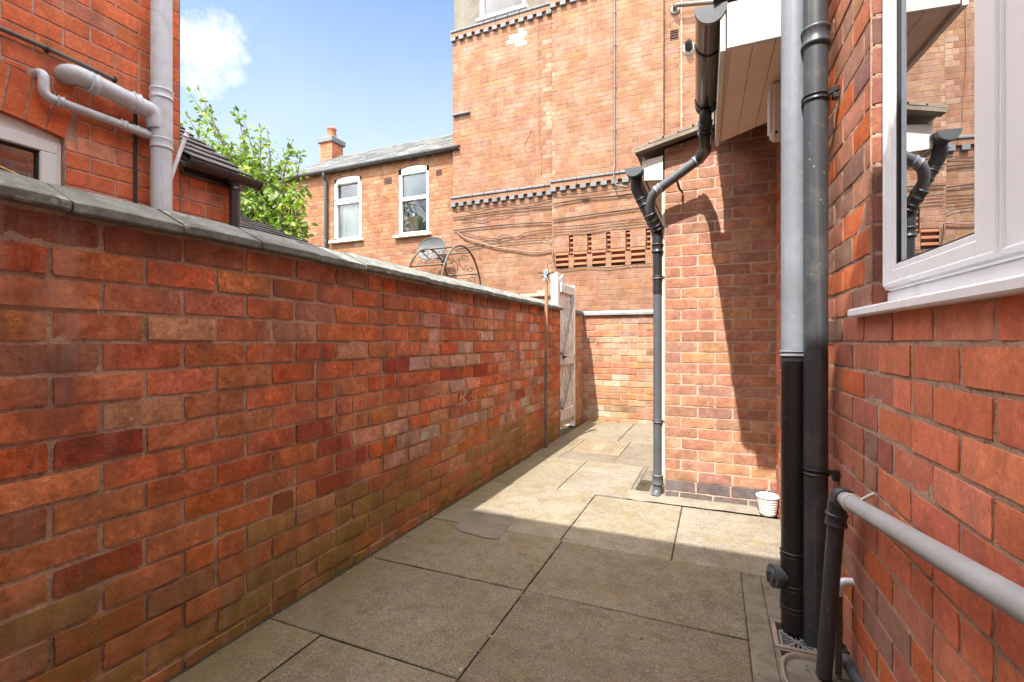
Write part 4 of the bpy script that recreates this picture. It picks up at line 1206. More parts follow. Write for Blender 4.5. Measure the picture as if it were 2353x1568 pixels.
# white box on the house wall beside the stack
bxp = at(1784, 270, Y=2.66)
wb = thing('outdoor_light', 'off white plastic light fitting hanging under the eaves, half hidden behind the soil stack', 'light', tuple(bxp))
z0 = at(1784, 322, Y=2.66).z; z1 = SZ-.001
mb = MB(); mb.bev((bxp.x+.01, 2.66, (z0+z1)/2), (.075, .09, z1-z0), .016); mb.build('housing', M['whitebox'], wb)
mb = MB(); mb.bev((bxp.x-.031, 2.66, (z0+z1)/2), (.012, .07, (z1-z0)*.75), .005); mb.build('lens', M['upvc'], wb)
mb = MB(); mb.tube([(bxp.x-.005, 2.616, z0+.02), (bxp.x-.005, 2.610, z0+.02)], .007, 10); mb.build('screw', M['rust'], wb)

# ------------------------------------------------------------------ neighbour's house on the left
LX = -3.15
nh = thing('neighbour_house', 'orange red brick rear wing with white window on the left beyond the garden wall', 'house', (-3.6, 1.3, 0))
LE = at(415, 300, X=LX).y
wy1 = at(150, 400, X=LX).y; wy0 = wy1-1.05
whead = at(150, 318, X=LX).z
rise = .055
wc = (wy0+wy1)/2
def arc(y, off=0):
    t = (y-wc)/((wy1-wy0)/2)
    return whead+off+rise*(1-t*t)
mb = MB()
c_l = .0905
H_ARCH = .235
zo = at(250, 470, X=LX).z
holes = [(wy0, wy1, 1.2, whead)]
nslice = 12
aw = .045
for i in range(nslice):
    a_ = wy0-aw+(wy1-wy0+2*aw)*i/nslice; b_ = a_+(wy1-wy0+2*aw)/nslice
    m_ = (a_+b_)/2
    holes.append((a_, b_, whead-.002, arc(m_, H_ARCH)))
bricks(mb, (LX, 0, 0), Y_AX, (1, 0, 0), -.62, LE, .8, 5.2, PAL_LEFT, c_l, .238, .0105, .004, LE, 'mixed', holes=holes, detail=1, seed=61, wob=.0014, lean=.0012)
bricks(mb, (LX, LE, 0), (-1, 0, 0), (0, 1, 0), 0, 1.5, .8, 5.2, PAL_LEFT, c_l, .238, .0105, .004, 0, seed=62)
mb.prism([(LX-.008, -.6, .8), (LX-.008, wy0, .8), (LX-.008, wy0, 5.2), (LX-.008, -.6, 5.2)], (-.25, 0, 0), mi=1)
mb.prism([(LX-.008, wy1, .8), (LX-.008, LE-.008, .8), (LX-.008, LE-.008, 5.2), (LX-.008, wy1, 5.2)], (-.25, 0, 0), mi=1)
mb.prism([(LX-.008, wy0, arc(wc)+.0), (LX-.008, wy1, arc(wc)+.0), (LX-.008, wy1, 5.2), (LX-.008, wy0, 5.2)], (-.25, 0, 0), mi=1)
mb.box((LX-1.5, .65, 5.1), (2.6, 2.6, .2), mi=1)
mb.box((LX-1.7, LE-.08, 3), (2.6, .15, 4.2), mi=1)
mb.build('wall', [M['brick_left'], M['mort_left']], nh, True)
# soldier arch
mb = MB(); rng = random.Random(7)
nv = 13
for i in range(nv):
    t0, t1 = i/nv, (i+1)/nv
    ya, yb = wy0+(wy1-wy0)*t0+.004, wy0+(wy1-wy0)*t1-.004
    fa_ = lambda y: wc+(y-wc)*1.10
    c, al = pick([(3, (.62, .145, .048), 1), (2, (.57, .13, .048), 1)], rng)
    mb.col = jit(c, rng)+(1,)
    d_ = rng.uniform(-.001, .001)
    p = [(LX+.001+d_, ya, arc(ya)), (LX+.001+d_, yb, arc(yb)), (LX+.001+d_, fa_(yb)-.002, arc(yb, H_ARCH-.008)), (LX+.001+d_, fa_(ya)+.002, arc(ya, H_ARCH-.008))]
    mb.prism(p, (-.11, 0, 0))
mb.col = (1, 1, 1, 1)
npt = 16
back = [(LX-.005, wy0-aw+(wy1-wy0+2*aw)*i/npt, arc(min(max(wy0-aw+(wy1-wy0+2*aw)*i/npt, wy0), wy1), H_ARCH)) for i in range(npt+1)]
low = [(LX-.005, wy0+(wy1-wy0)*i/npt, arc(wy0+(wy1-wy0)*i/npt)+.002) for i in range(npt+1)]
mb.prism(low+back[::-1], (-.10, 0, 0), mi=1)
mb.build('window_arch', [M['brick_left'], M['mort_left']], nh, True)
# window: arched head frame
mb = MB()
fx = LX-.035
fw = .055
def arcpoly(o_top, o_bot, y0_, y1_, n=12):
    top = [(fx, y0_+(y1_-y0_)*i/n, arc(y0_+(y1_-y0_)*i/n)+o_top) for i in range(n+1)]
    bot = [(fx, y0_+(y1_-y0_)*i/n, o_bot) for i in range(n+1)]
    return bot+top[::-1]
zh = whead-.028
mb.prism(arcpoly(-.002, zh, wy0+.004, wy1-.004), (-.07, 0, 0))
mb.box((fx-.030, wy1-.004-fw/2, (1.25+zh)/2), (.07, fw, zh-1.25)); mb.box((fx-.030, wy0+.004+fw/2, (1.25+zh)/2), (.07, fw, zh-1.25))
nw = mb.build('window', M['upvc_lit'], nh)
mb = MB()
sx_ = fx+.010
mb.bev((sx_-.03, (wy0+wy1)/2, zh-.032), (.055, wy1-wy0-.03, .064), .006); mb.bev((sx_-.03, wy1-.055, (1.25+zh-.064)/2), (.055, .068, zh-.064-1.25), .006); mb.bev((sx_-.03, wy0+.055, (1.25+zh-.064)/2), (.055, .068, zh-.064-1.25), .006)
mb.build('sash', M['upvc_lit'], nw)
mb = MB(); gxx = sx_-.030
for (c_, s_) in (((gxx, wy1-.094, 1.7), (.02, .010, 1.0)), ((gxx, wc, zh-.069), (.02, wy1-wy0-.17, .010))): mb.box(c_, s_)
mb.build('gasket', M['gasket'], nw)
mb = MB(); mb.add([(gxx-.004, wy0+.05, 1.25), (gxx-.004, wy1-.05, 1.25), (gxx-.004, wy1-.05, zh), (gxx-.004, wy0+.05, zh)], [(0, 1, 2, 3)]); mb.build('pane', M['glass_left'], nw)
# single-storey rear outrigger with tiled roof
no = thing('neighbour_outrigger', 'low orange brick outrigger with dark tiled roof joined to the neighbour house', 'outbuilding', (-3.6, 2.2, 0))
OE = at(531, 460, X=LX).y
gE = at(560, 410, X=LX+.10)
ezA = gE.z-.055
mb = MB()
bricks(mb, (LX, 0, 0), Y_AX, (1, 0, 0), LE+.004, OE, .8, ezA, PAL_LEFT, c_l, .238, .0105, .004, LE+.05, 'mixed', detail=1, seed=63)
bricks(mb, (LX, OE, 0), (-1, 0, 0), (0, 1, 0), 0, 1.6, .8, ezA, PAL_LEFT, c_l, .238, .0105, .004, 0, seed=64)
mb.box((LX-.81, (LE+OE)/2, (ezA+.8)/2), (1.6, OE-LE-.014, ezA-.8), mi=1)
mb.build('wall', [M['brick_left'], M['mort_left']], no, True)
mb = MB(); mb.bev((LX+.022, (LE+OE)/2+.02, ezA+.02), (.035, OE-LE+.06, .085), .003); mb.build('fascia', M['gutter_brown'], no)
def tiled_roof(mb, x_eave, z_eave, pitch, y0, y1, rows, rowlen, wid=.16, th=.012, cols=((.10, .088, .085), (.085, .075, .078), (.12, .10, .095)), seed=3):
    """courses of tiles stepping up towards -X"""
    rng = random.Random(seed); sp_ = Vector((-math.cos(pitch), 0, math.sin(pitch))); nn = Vector((math.sin(pitch), 0, math.cos(pitch)))
    for r in range(rows):
        y = y0-(wid*.5 if r % 2 else 0)
        while y < y1-.01:
            ya, yb = max(y, y0), min(y+wid-.004, y1)
            if yb-ya > .01:
                c = rng.choice(cols); k = rng.uniform(.8, 1.2); mb.col = (c[0]*k, c[1]*k, c[2]*k, 1)
                p = Vector((x_eave, 0, z_eave))+sp_*(r*rowlen)+nn*(.014+rng.uniform(0, .003))
                q = p+sp_*(rowlen*1.25)-nn*.016
                a = Vector((p.x, ya, p.z)); b = Vector((q.x, ya, q.z))
                mb.prism([a, b, b+nn*th, a+nn*th], (0, yb-ya, 0))
            y += wid
mb = MB()
vt_ = at(420, 300, Y=OE+.10)
pitch = math.atan2(vt_.z-(gE.z+.02), abs(vt_.x-(LX+.07)))
tiled_roof(mb, LX+.085, gE.z+.012, pitch, LE+.01, OE+.085, 13, .145, .165)
mb.col = (.06, .055, .05, 1); dv = Vector((-math.cos(pitch), 0, math.sin(pitch)))
e0 = Vector((LX+.06, LE+.01, gE.z-.03)); mb.prism([e0, e0+dv*1.75, e0+dv*1.75+Vector((0, 0, .045)), e0+Vector((0, 0, .045))], (0, OE+.07-LE, 0))
mb.build('roof', M['tile'], no, True)
og = thing('outrigger_gutter', 'dark gutter and black downpipe at the corner of the low orange outrigger', 'gutter', tuple(gE))
mb = MB(); g0 = Vector((LX+.10, LE-.03, gE.z)); g1 = Vector((LX+.10, OE+.13, gE.z)); gutter(mb, g0, g1, .052); mb.build('trough', M['gutter_brown'], og)
mb = MB(); stop_end(mb, g1, (0, 1, 0), .055, .008); mb.build('stop_end', M['gutter_brown'], og)
mb = MB(); m_ = g0.lerp(g1, .52); gutter(mb, m_, m_+Vector((0, .03, 0)), .056, th=.006); mb.build('union', M['gutter_brown'], og)
dpx = LX+.075; dpy = at(539, 450, X=dpx).y
mb = MB(); mb.tube([(dpx, dpy, .6), (dpx, dpy, gE.z-.045)], .034, 18); mb.collar((dpx, dpy, gE.z-.10), (dpx, dpy, gE.z-.045), .035, rim=.004); mb.build('downpipe', M['gutter_brown'], og)
# second lower roof beyond it
lo = thing('neighbour_outhouse', 'low outhouse with dark tiled roof slope showing just above the garden wall', 'outbuilding', (-3.9, 2.9, 0))
rA = at(550, 497, Y=3.4); rB = at(690, 555, Y=3.4)
pt_ = math.atan2(rA.z-rB.z, abs(rA.x-rB.x))
ex_ = rB.x+.40; ez_ = rB.z-.40*math.tan(pt_)
mb = MB(); tiled_roof(mb, ex_, ez_, pt_, OE+.15, 3.4, 9, .165, .20, seed=9); mb.build('roof', M['tile'], lo, True)
mb = MB(); bricks(mb, (ex_-.08, 0, 0), Y_AX, (1, 0, 0), OE+.2, 3.36, .8, ez_-.03, PAL_LEFT, c_l, .238, seed=66)
mb.prism([(ex_-.1, 3.35, .8), (rA.x-.2, 3.35, .8), (rA.x-.2, 3.35, rA.z), (ex_-.1, 3.35, ez_-.03)], (0, -.8, 0), mi=1)
mb.build('wall', [M['brick_left'], M['mort_left']], lo, True)

# soil stack on the neighbour's wall
ns = thing('neighbour_soil_stack', 'grey plastic soil stack with two branch pipes on the orange brick wall, left', 'soil pipe', (-3.05, 1.8, 0))
px_ = LX+.085; py_ = at(371, 200, X=px_).y
mb = MB(); mb.tube([(px_, py_, .7), (px_, py_, 5.0)], .0545, 28); mb.build('stack', M['pipe_grey'], ns)
def zL(y_): return at(371, y_, X=px_).z
mb = MB(); mb.collar((px_, py_, zL(232)), (px_, py_, zL(208)), .0555, 28, rim=.005); mb.collar((px_, py_, zL(345)), (px_, py_, zL(320)), .0555, 28, rim=.003); mb.tube([(px_, py_, zL(345)), (px_, py_, zL(215))], .0565, 28); mb.build('branch_socket', M['pipe_grey'], ns)
bA = at(168, 172, X=LX+.075); bB = at(322, 243, X=LX+.09); bC = Vector((px_+.0, py_-.03, zL(300)))
mb = MB(); mb.tube(fillet([(LX-.02, bA.y+.0, bA.z+.015), (LX+.075, bA.y+.0, bA.z+.010), bB, at(352, 258, X=px_), bC], .075, 10), .047, 24)
mb.build('branch_pipe', M['pipe_grey'], ns)
for (x0_, y0_, x1_, y1_) in ((204, 189, 224, 198), (300, 232, 318, 240)):
    mb = MB(); mb.collar(at(x0_, y0_, X=LX+.08), at(x1_, y1_, X=LX+.082), .048, rim=.007); mb.build('coupling', M['pipe_grey'], ns)
w0 = at(97, 168, X=LX+.03); w1 = at(100, 205, X=LX+.045); w2 = at(122, 228, X=LX+.05); w3 = at(352, 314, X=LX+.07)
mb = MB(); mb.tube(fillet([(LX-.02, w0.y-.01, w0.z), (LX+.045, w0.y, w0.z-.004), (LX+.045, w1.y+.0, w1.z-.035), w3], .045, 9), .0225, 18); mb.build('waste_branch', M['pipe_grey'], ns)
for (x0_, y0_, x1_, y1_) in ((132, 232, 146, 237), (275, 284, 290, 290), (304, 296, 318, 301), (322, 303, 336, 308)):
    mb = MB(); mb.collar(at(x0_, y0_, X=LX+.058), at(x1_, y1_, X=LX+.06), .0235, rim=.004); mb.build('waste_coupling', M['pipe_grey'], ns)
# thin pipes and cable on that wall
q0 = at(-40, 48, X=LX+.025); q1 = at(268, 186, X=LX+.025)
op = thing('thin_lead_pipe', 'thin olive grey pipe sloping across the orange brick above the window arch', 'pipe', tuple(q1))
mb = MB(); mb.tube(spline([q0, q0.lerp(q1, .5)+Vector((0, 0, .006)), q1], 6), .012, 12); mb.build('pipe', M['conduit'], op)
for k in (.42, .97): mb = MB(); mb.collar(q0.lerp(q1, k), q0.lerp(q1, k+.02), .0125, rim=.004); mb.build('clip', M['rust'], op)
q = at(312, 300, X=LX+.012)
mb = MB(); mb.tube([(LX+.010, q.y, 1.2), (LX+.010, q.y, at(312, 262, X=LX).z)], .009, 8)
tag(mb.build('dark_cable', M['wire']), 'thin dark cable running straight down the orange wall behind the branch pipes', 'cable')
q0 = at(394, 405, X=LX+.06); q1 = at(430, 304, X=LX+.12)
ovf = thing('white_overflow_pole', 'thin white pipe slanting up past the corner of the orange brick wall', 'pipe', tuple(q0))
mb = MB(); mb.tube([q0+(q0-q1)*.15, q1], .0115, 12); mb.build('pipe', M['upvc'], ovf)
mb = MB(); dq = (q1-q0).normalized(); mb.collar(q1-dq*.035, q1+dq*.004, .012, rim=.004); mb.build('end_socket', M['upvc'], ovf)
q0 = at(-20, 374, X=LX+.32); q1 = at(75, 418, X=LX+.32)
mb = MB(); mb.tube([q0, q1], .005, 8)
tag(mb.build('yellow_cord', M['yellow']), 'taut yellow cord crossing in front of the neighbour window', 'cord')

# ------------------------------------------------------------------ far two-storey terrace
FY = 7.86
ft = thing('terraced_house', 'two storey salmon brick rear with slate roof, chimney and two white sash windows', 'house', (-6.8, 9.0, 0))
gl0 = at(655, 413, Y=FY); gl1 = at(1040, 349, Y=FY)
ez = (gl0.z+gl1.z)/2
fxl = at(642, 500, Y=FY).x; fxr = -4.40
def wrect(x0, y0, x1, y1):
    a = at(x0, (y0+y1)/2, Y=FY); b = at(x1, (y0+y1)/2, Y=FY)
    xm = (x0+x1)/2
    return (a.x, b.x, at(xm, y1, Y=FY).z, at(xm, y0, Y=FY).z)
W1 = wrect(767, 405, 830, 552); W2 = wrect(915, 380, 985, 539)
V1 = wrect(883, 409, 900, 424); V2 = wrect(1002, 390, 1015, 404)
mb = MB()
bricks(mb, (0, FY, 0), X_AX, (0, -1, 0), fxl, fxr, 1.2, ez-.02, PAL_FAR, .0835, .232, .0095, .004, -6, 'flemish', holes=[W1, W2, V1, V2], detail=1, seed=71)
for (a, b, c_, d) in ((fxl, W1[0], 1.2, ez), (W1[1], W2[0], 1.2, ez), (W2[1], fxr, 1.2, ez), (W1[0], W1[1], 1.2, W1[2]), (W1[0], W1[1], W1[3], ez), (W2[0], W2[1], 1.2, W2[2]), (W2[0], W2[1], W2[3], ez)):
    if b-a > .01: mb.box(((a+b)/2, FY+.13, (c_+d)/2), (b-a, .24, d-c_), mi=1)
bricks(mb, (fxl, FY, 0), Y_AX, (-1, 0, 0), 0, 3.0, 1.2, ez-.02, PAL_FAR, .0835, .232, .0095, .004, 0, 'flemish', seed=72)
mb.build('wall', [M['brick_far'], M['mort_tall']], ft, True)
for V_ in (V1, V2):
    mb = MB(); mb.box(((V_[0]+V_[1])/2, FY+.03, (V_[2]+V_[3])/2), (V_[1]-V_[0], .05, V_[3]-V_[2]))
    for k in range(4): mb.box(((V_[0]+V_[1])/2, FY+.002, V_[2]+(V_[3]-V_[2])*(k+.5)/4), (V_[1]-V_[0], .012, .010))
    mb.build('air_brick', M['vent_brick'], ft)
def sash_window(W, split):
    x0, x1, z0, z1 = W; fy = FY+.02; xm = (x0+x1)/2
    mb = MB(); fw = .065
    mb.bev((x0+fw/2, fy+.04, (z0+z1-.02)/2), (fw, .08, z1-z0-.02), .004); mb.bev((x1-fw/2, fy+.04, (z0+z1-.02)/2), (fw, .08, z1-z0-.02), .004)
    mb.bev((xm, fy+.04, z0+.03), (x1-x0, .08, .06), .004)
    n = 10
    top = [(x0+(x1-x0)*i/n, fy, z1-.07+.05*(1-(2*i/n-1)**2)+.02) for i in range(n+1)]
    mb.prism([(x0, fy, z1-.15), (x1, fy, z1-.15)]+top[::-1], (0, .08, 0))
    zs = z0+(z1-z0)*split
    mb.bev((xm, fy+.035, zs), (x1-x0-.02, .09, .065), .004)
    w = mb.build('window', M['upvc_lit'], ft)
    mb = MB()
    for sgn, xc in ((1, x0), (-1, x1)):
        mb.prism([(xc, FY+.002, z1+.004)]+[(xc+sgn*(x1-x0)*.5*k/6, FY+.002, z1-.055+.055*(1-(1-k/6)**2)+.004) for k in range(7)], (0, .06, 0))
    mb.build('arch_brick', M['salmon_block'], ft)
    mb = MB(); mb.bev((xm, FY-.03, z0-.025), (x1-x0+.14, .11, .05), .005); mb.build('sill', M['upvc_lit'], w)
    return w, zs
w1, z1s = sash_window(W1, .60); w2, z2s = sash_window(W2, .53)
for w, W, zs in ((w1, W1, z1s), (w2, W2, z2s)):
    x0, x1, z0, z1 = W
    for (a, b) in ((z0+.06, zs-.03), (zs+.03, z1-.13)):
        mb = MB(); mb.add([(x0+.06, FY+.065, a), (x1-.06, FY+.065, a), (x1-.06, FY+.065, b), (x0+.06, FY+.065, b)], [(0, 1, 2, 3)]); mb.build('pane', M['glass_far'], w)
# opening light at top of the first window
x0, x1, z0, z1 = W1
mb = MB(); zt0, zt1 = z1s+.035, z1-.10
for (c_, s_) in ((((x0+x1)/2, FY+.015, zt0+.02), (x1-x0-.07, .05, .045)), (((x0+x1)/2, FY+.015, zt1-.02), (x1-x0-.07, .05, .045)), ((x0+.055, FY+.015, (zt0+zt1)/2), (.045, .05, zt1-zt0)), ((x1-.055, FY+.015, (zt0+zt1)/2), (.045, .05, zt1-zt0))): mb.bev(c_, s_, .004)
mb.build('sash', M['upvc_lit'], w1)
# curtain and blind
mb = MB(); n = 24; vs = []
x0, x1, z0, z1 = W1
for i in range(n+1):
    x = x0+.05+(x1-x0-.10)*i/n; yy = FY+.16+.022*math.sin(i*1.9)+.01*math.sin(i*.7+1)
    vs += [(x, yy, z0+.05), (x+.02*math.sin(i*.5), yy+.01, z1s)]
mb.add(vs, [(2*i, 2*i+2, 2*i+3, 2*i+1) for i in range(n)], 0, True); mb.build('curtain', M['curtain'], w1)
x0, x1, z0, z1 = W2
mb = MB(); mb.box(((x0+x1)/2, FY+.12, (z2s+z1)/2), (x1-x0-.06, .01, z1-z2s)); mb.build('blind', M['blind'], w2)
for W in (W1, W2):
    x0, x1, z0, z1 = W
    mb = MB(); mb.box(((x0+x1)/2, FY+1.2, (z0+z1)/2), (x1-x0+.8, .1, z1-z0+.6)); mb.box(((x0+x1)/2, FY+.75, z0-.05), (x1-x0+.8, .9, .05)); mb.build('room', M['room'], w1 if W is W1 else w2)
cb = at(950, 510, Y=FY+.3)
mb = MB(); mb.bev((cb.x, FY+.32, z0+.22), (.30, .22, .42), .004, rz=.15); mb.box((cb.x, FY+.32, z0+.435), (.30, .04, .004), rz=.15)
tag(mb.build('cardboard_box', M['card']), 'brown cardboard box standing inside the right hand far window', 'box')
# slate roof
def slates(mb, x0, x1, y_e, z_e, pitch, rows, rl, wid=.26, seed=5, cols=((.115, .118, .116), (.09, .092, .092), (.14, .138, .13), (.105, .10, .095))):
    rng = random.Random(seed); sp_ = Vector((0, math.cos(pitch), math.sin(pitch))); nn = Vector((0, -math.sin(pitch), math.cos(pitch)))
    for r in range(rows):
        x = x0-(wid*.5 if r % 2 else 0)
        while x < x1:
            a, b = max(x, x0), min(x+wid-.004, x1)
            if b-a > .02:
                c = rng.choice(cols); k = rng.uniform(.8, 1.2); mb.col = (c[0]*k, c[1]*k, c[2]*k, 1)
                p = Vector((0, y_e, z_e))+sp_*(r*rl)+nn*(.008+rng.uniform(0, .004)); q = p+sp_*rl*1.3-nn*.010
                mb.prism([Vector((a, p.y, p.z)), Vector((a, q.y, q.z)), Vector((a, q.y, q.z))+nn*.008, Vector((a, p.y, p.z))+nn*.008], (b-a, 0, 0))
            x += wid
rd0 = at(1040, 308, Y=FY+1.65)
pit = math.atan2(rd0.z-ez-.03, 1.75)
mb = MB()
slates(mb, fxl-.08, fxr, FY-.10, ez+.015, pit, 11, .19)
ry = FY-.10+11*.19*math.cos(pit); rz_ = ez+.015+11*.19*math.sin(pit)
mb.col = (.13, .12, .115, 1)
for i in range(12):
    st_r = (fxr-fxl+.08)/12; xa = fxl-.08+st_r*i
    mb.prism([(xa+.002, ry-.13, rz_-.085), (xa+.002, ry-.02, rz_+.006), (xa+.002, ry+.02, rz_+.006), (xa+.002, ry+.13, rz_-.085)], (st_r-.006, 0, 0))
mb.prism([(fxl, FY+.01, ez-.02), (fxl, ry, rz_-.03), (fxl, 2*ry-FY, ez-.02)], (fxr-fxl, 0, 0))
mb.prism([(fxl-.08, 2*ry-FY+.1, ez), (fxl-.08, ry, rz_), (fxl-.08, ry, rz_+.02), (fxl-.08, 2*ry-FY+.1, ez+.02)], (fxr-fxl, 0, 0))
rf = mb.build('roof', M['slate'], ft, True)
cL = at(736, 345, Y=ry); cR = at(789, 345, Y=ry); ct = at(760, 323, Y=ry).z
mb = MB(); cw = .40; cxm = (cL.x+cR.x)/2
mb.col = (1, 1, 1, 1)
bricks(mb, (cxm-cw/2, ry-cw/2, 0), X_AX, (0, -1, 0), 0, cw, rz_-.45, ct-.14, [(1, (.44, .15, .07), 1), (1, (.40, .13, .06), 1)], .083, .225, seed=75)
bricks(mb, (cxm+cw/2, ry-cw/2, 0), Y_AX, (1, 0, 0), 0, cw, rz_-.45, ct-.14, [(1, (.40, .13, .06), 1)], .083, .225, seed=76)
bricks(mb, (cxm-cw/2, ry-cw/2, 0), Y_AX, (-1, 0, 0), 0, cw, rz_-.45, ct-.14, [(1, (.40, .13, .06), 1)], .083, .225, seed=77)
mb.box((cxm, ry, rz_+.0), (cw-.02, cw-.02, .6), mi=1)
ch = mb.build('chimney', [M['brick_far'], M['mort_tall']], rf, True)
mb = MB(); mb.bev((cxm, ry, ct-.07), (cw+.10, cw+.10, .14), .015); mb.lathe((cxm, ry, ct), [(.17, 0), (.12, .04), (.10, .05)], 20); mb.build('chimney_cap', M['bluedent'], ch)
pz = at(760, 298, Y=ry).z
mb = MB(); mb.lathe((cxm, ry, ct+.02), [(.135, 0), (.13, .02), (.105, (pz-ct)*.82), (.122, (pz-ct)*.86), (.124, (pz-ct)*.98), (.11, pz-ct-.02), (.085, pz-ct-.02), (.08, .1)], 24); mb.build('chimney_pot', M['terracotta'], ch)
fg = thing('far_gutter', 'dark gutter and downpipe along the slate eaves of the far salmon house', 'gutter', (gl0.x, FY-.1, ez))
mb = MB(); gutter(mb, (fxl-.1, FY-.11, ez+.01), (fxr, FY-.11, ez+.01), .055); mb.build('trough', M['pipe_iron'], fg)
for k in range(4): 
    xx = fxl+(fxr-fxl)*(k+.6)/4.3; mb = MB(); gutter(mb, (xx, FY-.11, ez+.01), (xx+.05, FY-.11, ez+.01), .060, th=.008); mb.build('union', M['pipe_iron'], fg)
dpx2 = at(748, 480, Y=FY-.06).x
mb = MB(); mb.tube(fillet([(dpx2, FY-.11, ez-.03), (dpx2, FY-.11, ez-.10), (dpx2, FY-.055, ez-.20), (dpx2, FY-.055, .8)], .05), .036, 14)
for zz in (2.2, 3.3, 4.2): mb.collar((dpx2, FY-.055, zz), (dpx2, FY-.055, zz+.06), .037, rim=.006)
mb.build('downpipe', M['gutter_brown'], fg)

# satellite dish
dc = at(991, 571, Y=7.45)
sd = thing('satellite_dish', 'grey oval satellite dish with dark arm on the far salmon brick wall', 'satellite dish', (dc.x, FY, dc.z))
dd_ = Vector((.10, -.90, .30)).normalized()
mb = MB()
u_ = dd_.cross(Vector((0, 0, 1))).normalized(); w_ = u_.cross(dd_)
n = 32; vs = []; rings = 6
for i in range(rings+1):
    r_ = i/rings
    for k in range(n):
        a = 2*math.pi*k/n
        vs.append(dc+u_*math.cos(a)*r_*.285+w_*math.sin(a)*r_*.225-dd_*(.06*(1-r_*r_)))
fs = [(i*n+k, i*n+(k+1) % n, (i+1)*n+(k+1) % n, (i+1)*n+k) for i in range(rings) for k in range(n)]
mb.add(vs, fs, 0, True)
mb.tube([vs[rings*n+k] for k in list(range(n))+[0]], .008, 6)
mb.build('reflector', M['dish'], sd)
lb = dc+dd_*.33-w_*.24
mb = MB(); mb.tube([dc-w_*.22-dd_*.01, lb], .010, 8); mb.tube([lb, lb-dd_*.09+w_*.05], .024, 12); mb.build('receiver_arm', M['blackmetal'], sd)
mb = MB(); mb.tube(fillet([dc-dd_*.05-w_*.05, dc-dd_*.12-w_*.10, Vector((dc.x+.02, FY-.1, dc.z-.16)), Vector((dc.x+.02, FY, dc.z-.16))], .04), .020, 10); mb.bev((dc.x+.02, FY-.01, dc.z-.16), (.11, .02, .18), .003); mb.build('bracket', M['blackmetal'], sd)

# wrought-iron garden arch
ga = thing('garden_arch', 'ornate wrought iron garden arch with scrolls rising behind the garden wall', 'garden arch', (-2.55, 4.3, 0))
def hoop(X, y0, y1, zs, zt, n=24):
    pts = [Vector((X, y0, .6)), Vector((X, y0, zs))]
    for i in range(1, n):
        a = math.pi*i/n
        ym = (y0+y1)/2; r = (y1-y0)/2
        pts.append(Vector((X, ym-r*math.cos(a), zs+(zt-zs)*math.sin(a)**.92)))
    pts += [Vector((X, y1, zs)), Vector((X, y1, .6))]
    return pts
hy0 = at(1012, 640, X=-2.40).y; hy1 = at(1107, 640, X=-2.40).y
zt = at(1051, 561, X=-2.40).z; zs = 1.55
for X, mat in ((-2.40, 'archiron'), (-2.80, 'archiron')):
    mb = MB(); mb.tube(hoop(X, hy0, hy1, zs, zt), .0105, 8); mb.build('hoop', M[mat], ga)
def on_hoop(t, X):
    ym = (hy0+hy1)/2; r = (hy1-hy0)/2; a = math.pi*t
    return Vector((X, ym-r*math.cos(a), zs+(zt-zs)*max(0, math.sin(a))**.92))
for t in (.0, .19, .38, .62, .81, 1.0):
    mb = MB(); mb.tube([on_hoop(t, -2.40), on_hoop(t, -2.80)], .009, 8); mb.build('rung', M['archiron'], ga)
def scroll(mb, c, ex, ey, r, turns=1.4, ph=0, sgn=1, n=22):
    pts = []
    for i in range(n+1):
        t = i/n; a = ph+sgn*turns*2*math.pi*t; rr = r*(1-t*.82)
        pts.append(c+ex*math.cos(a)*rr+ey*math.sin(a)*rr)
    mb.tube(pts, .0042, 6)
for (ta, tb) in ((.0, .19), (.19, .38), (.62, .81), (.81, 1.0)):
    mb = MB()
    A0, A1 = on_hoop(ta, -2.44), on_hoop(tb, -2.44); B0, B1 = on_hoop(ta, -2.76), on_hoop(tb, -2.76)
    exv = Vector((-1, 0, 0)); eyv = (A1-A0).normalized()
    Lg = (A1-A0).length; r = min(.055, Lg*.22)
    ctr = (A0+A1+B0+B1)/4
    for s1 in (-1, 1):
        for s2 in (-1, 1):
            scroll(mb, ctr+exv*s1*.105+eyv*s2*(Lg*.5-r-.012), exv*s1, eyv*s2, r, 1.35, -math.pi*.9)
        mb.tube(spline([ctr+exv*s1*.05-eyv*(Lg*.5-r), ctr+exv*s1*.012, ctr+exv*s1*.05+eyv*(Lg*.5-r)], 6), .0042, 6)
    mb.build('scrollwork', M['archiron'], ga)

# ------------------------------------------------------------------ tall building across the end
TY = 7.79; TP = TY-.105
tb = thing('tall_building', 'tall sunlit salmon brick building with blue dentil bands filling the view behind the passage', 'building', (-1.5, 9, 0))
xl = at(1040, 300, Y=TY).x; xp0 = at(1268, 300, Y=TP).x; xp1 = at(1524, 200, Y=TP).x; xr = 3.2
def bandz(x, y, Y): return at(x, y, Y=Y).z
zB = bandz(1150, 440, TY)        # top of the lower blue string course (recessed bay)
zT = bandz(1041, 76, TY)         # top of upper band
ZLOW = zB-.17                    # foot of the dentils
def tall_col(u, v, r):
    a = at(1198, 95, Y=TY); 
    if -3.36 < u < -3.08 and abs(v-(zT-.42)) < .15 and not (abs(u+3.22) > .09 and abs(v-(zT-.42)) > .06): return ((.40, .32, .25), 1)
    if u > xp0-.2 and u < xp0+.05 and r.random() < .35: return ((.28, .165, .11), 1)
mb = MB()
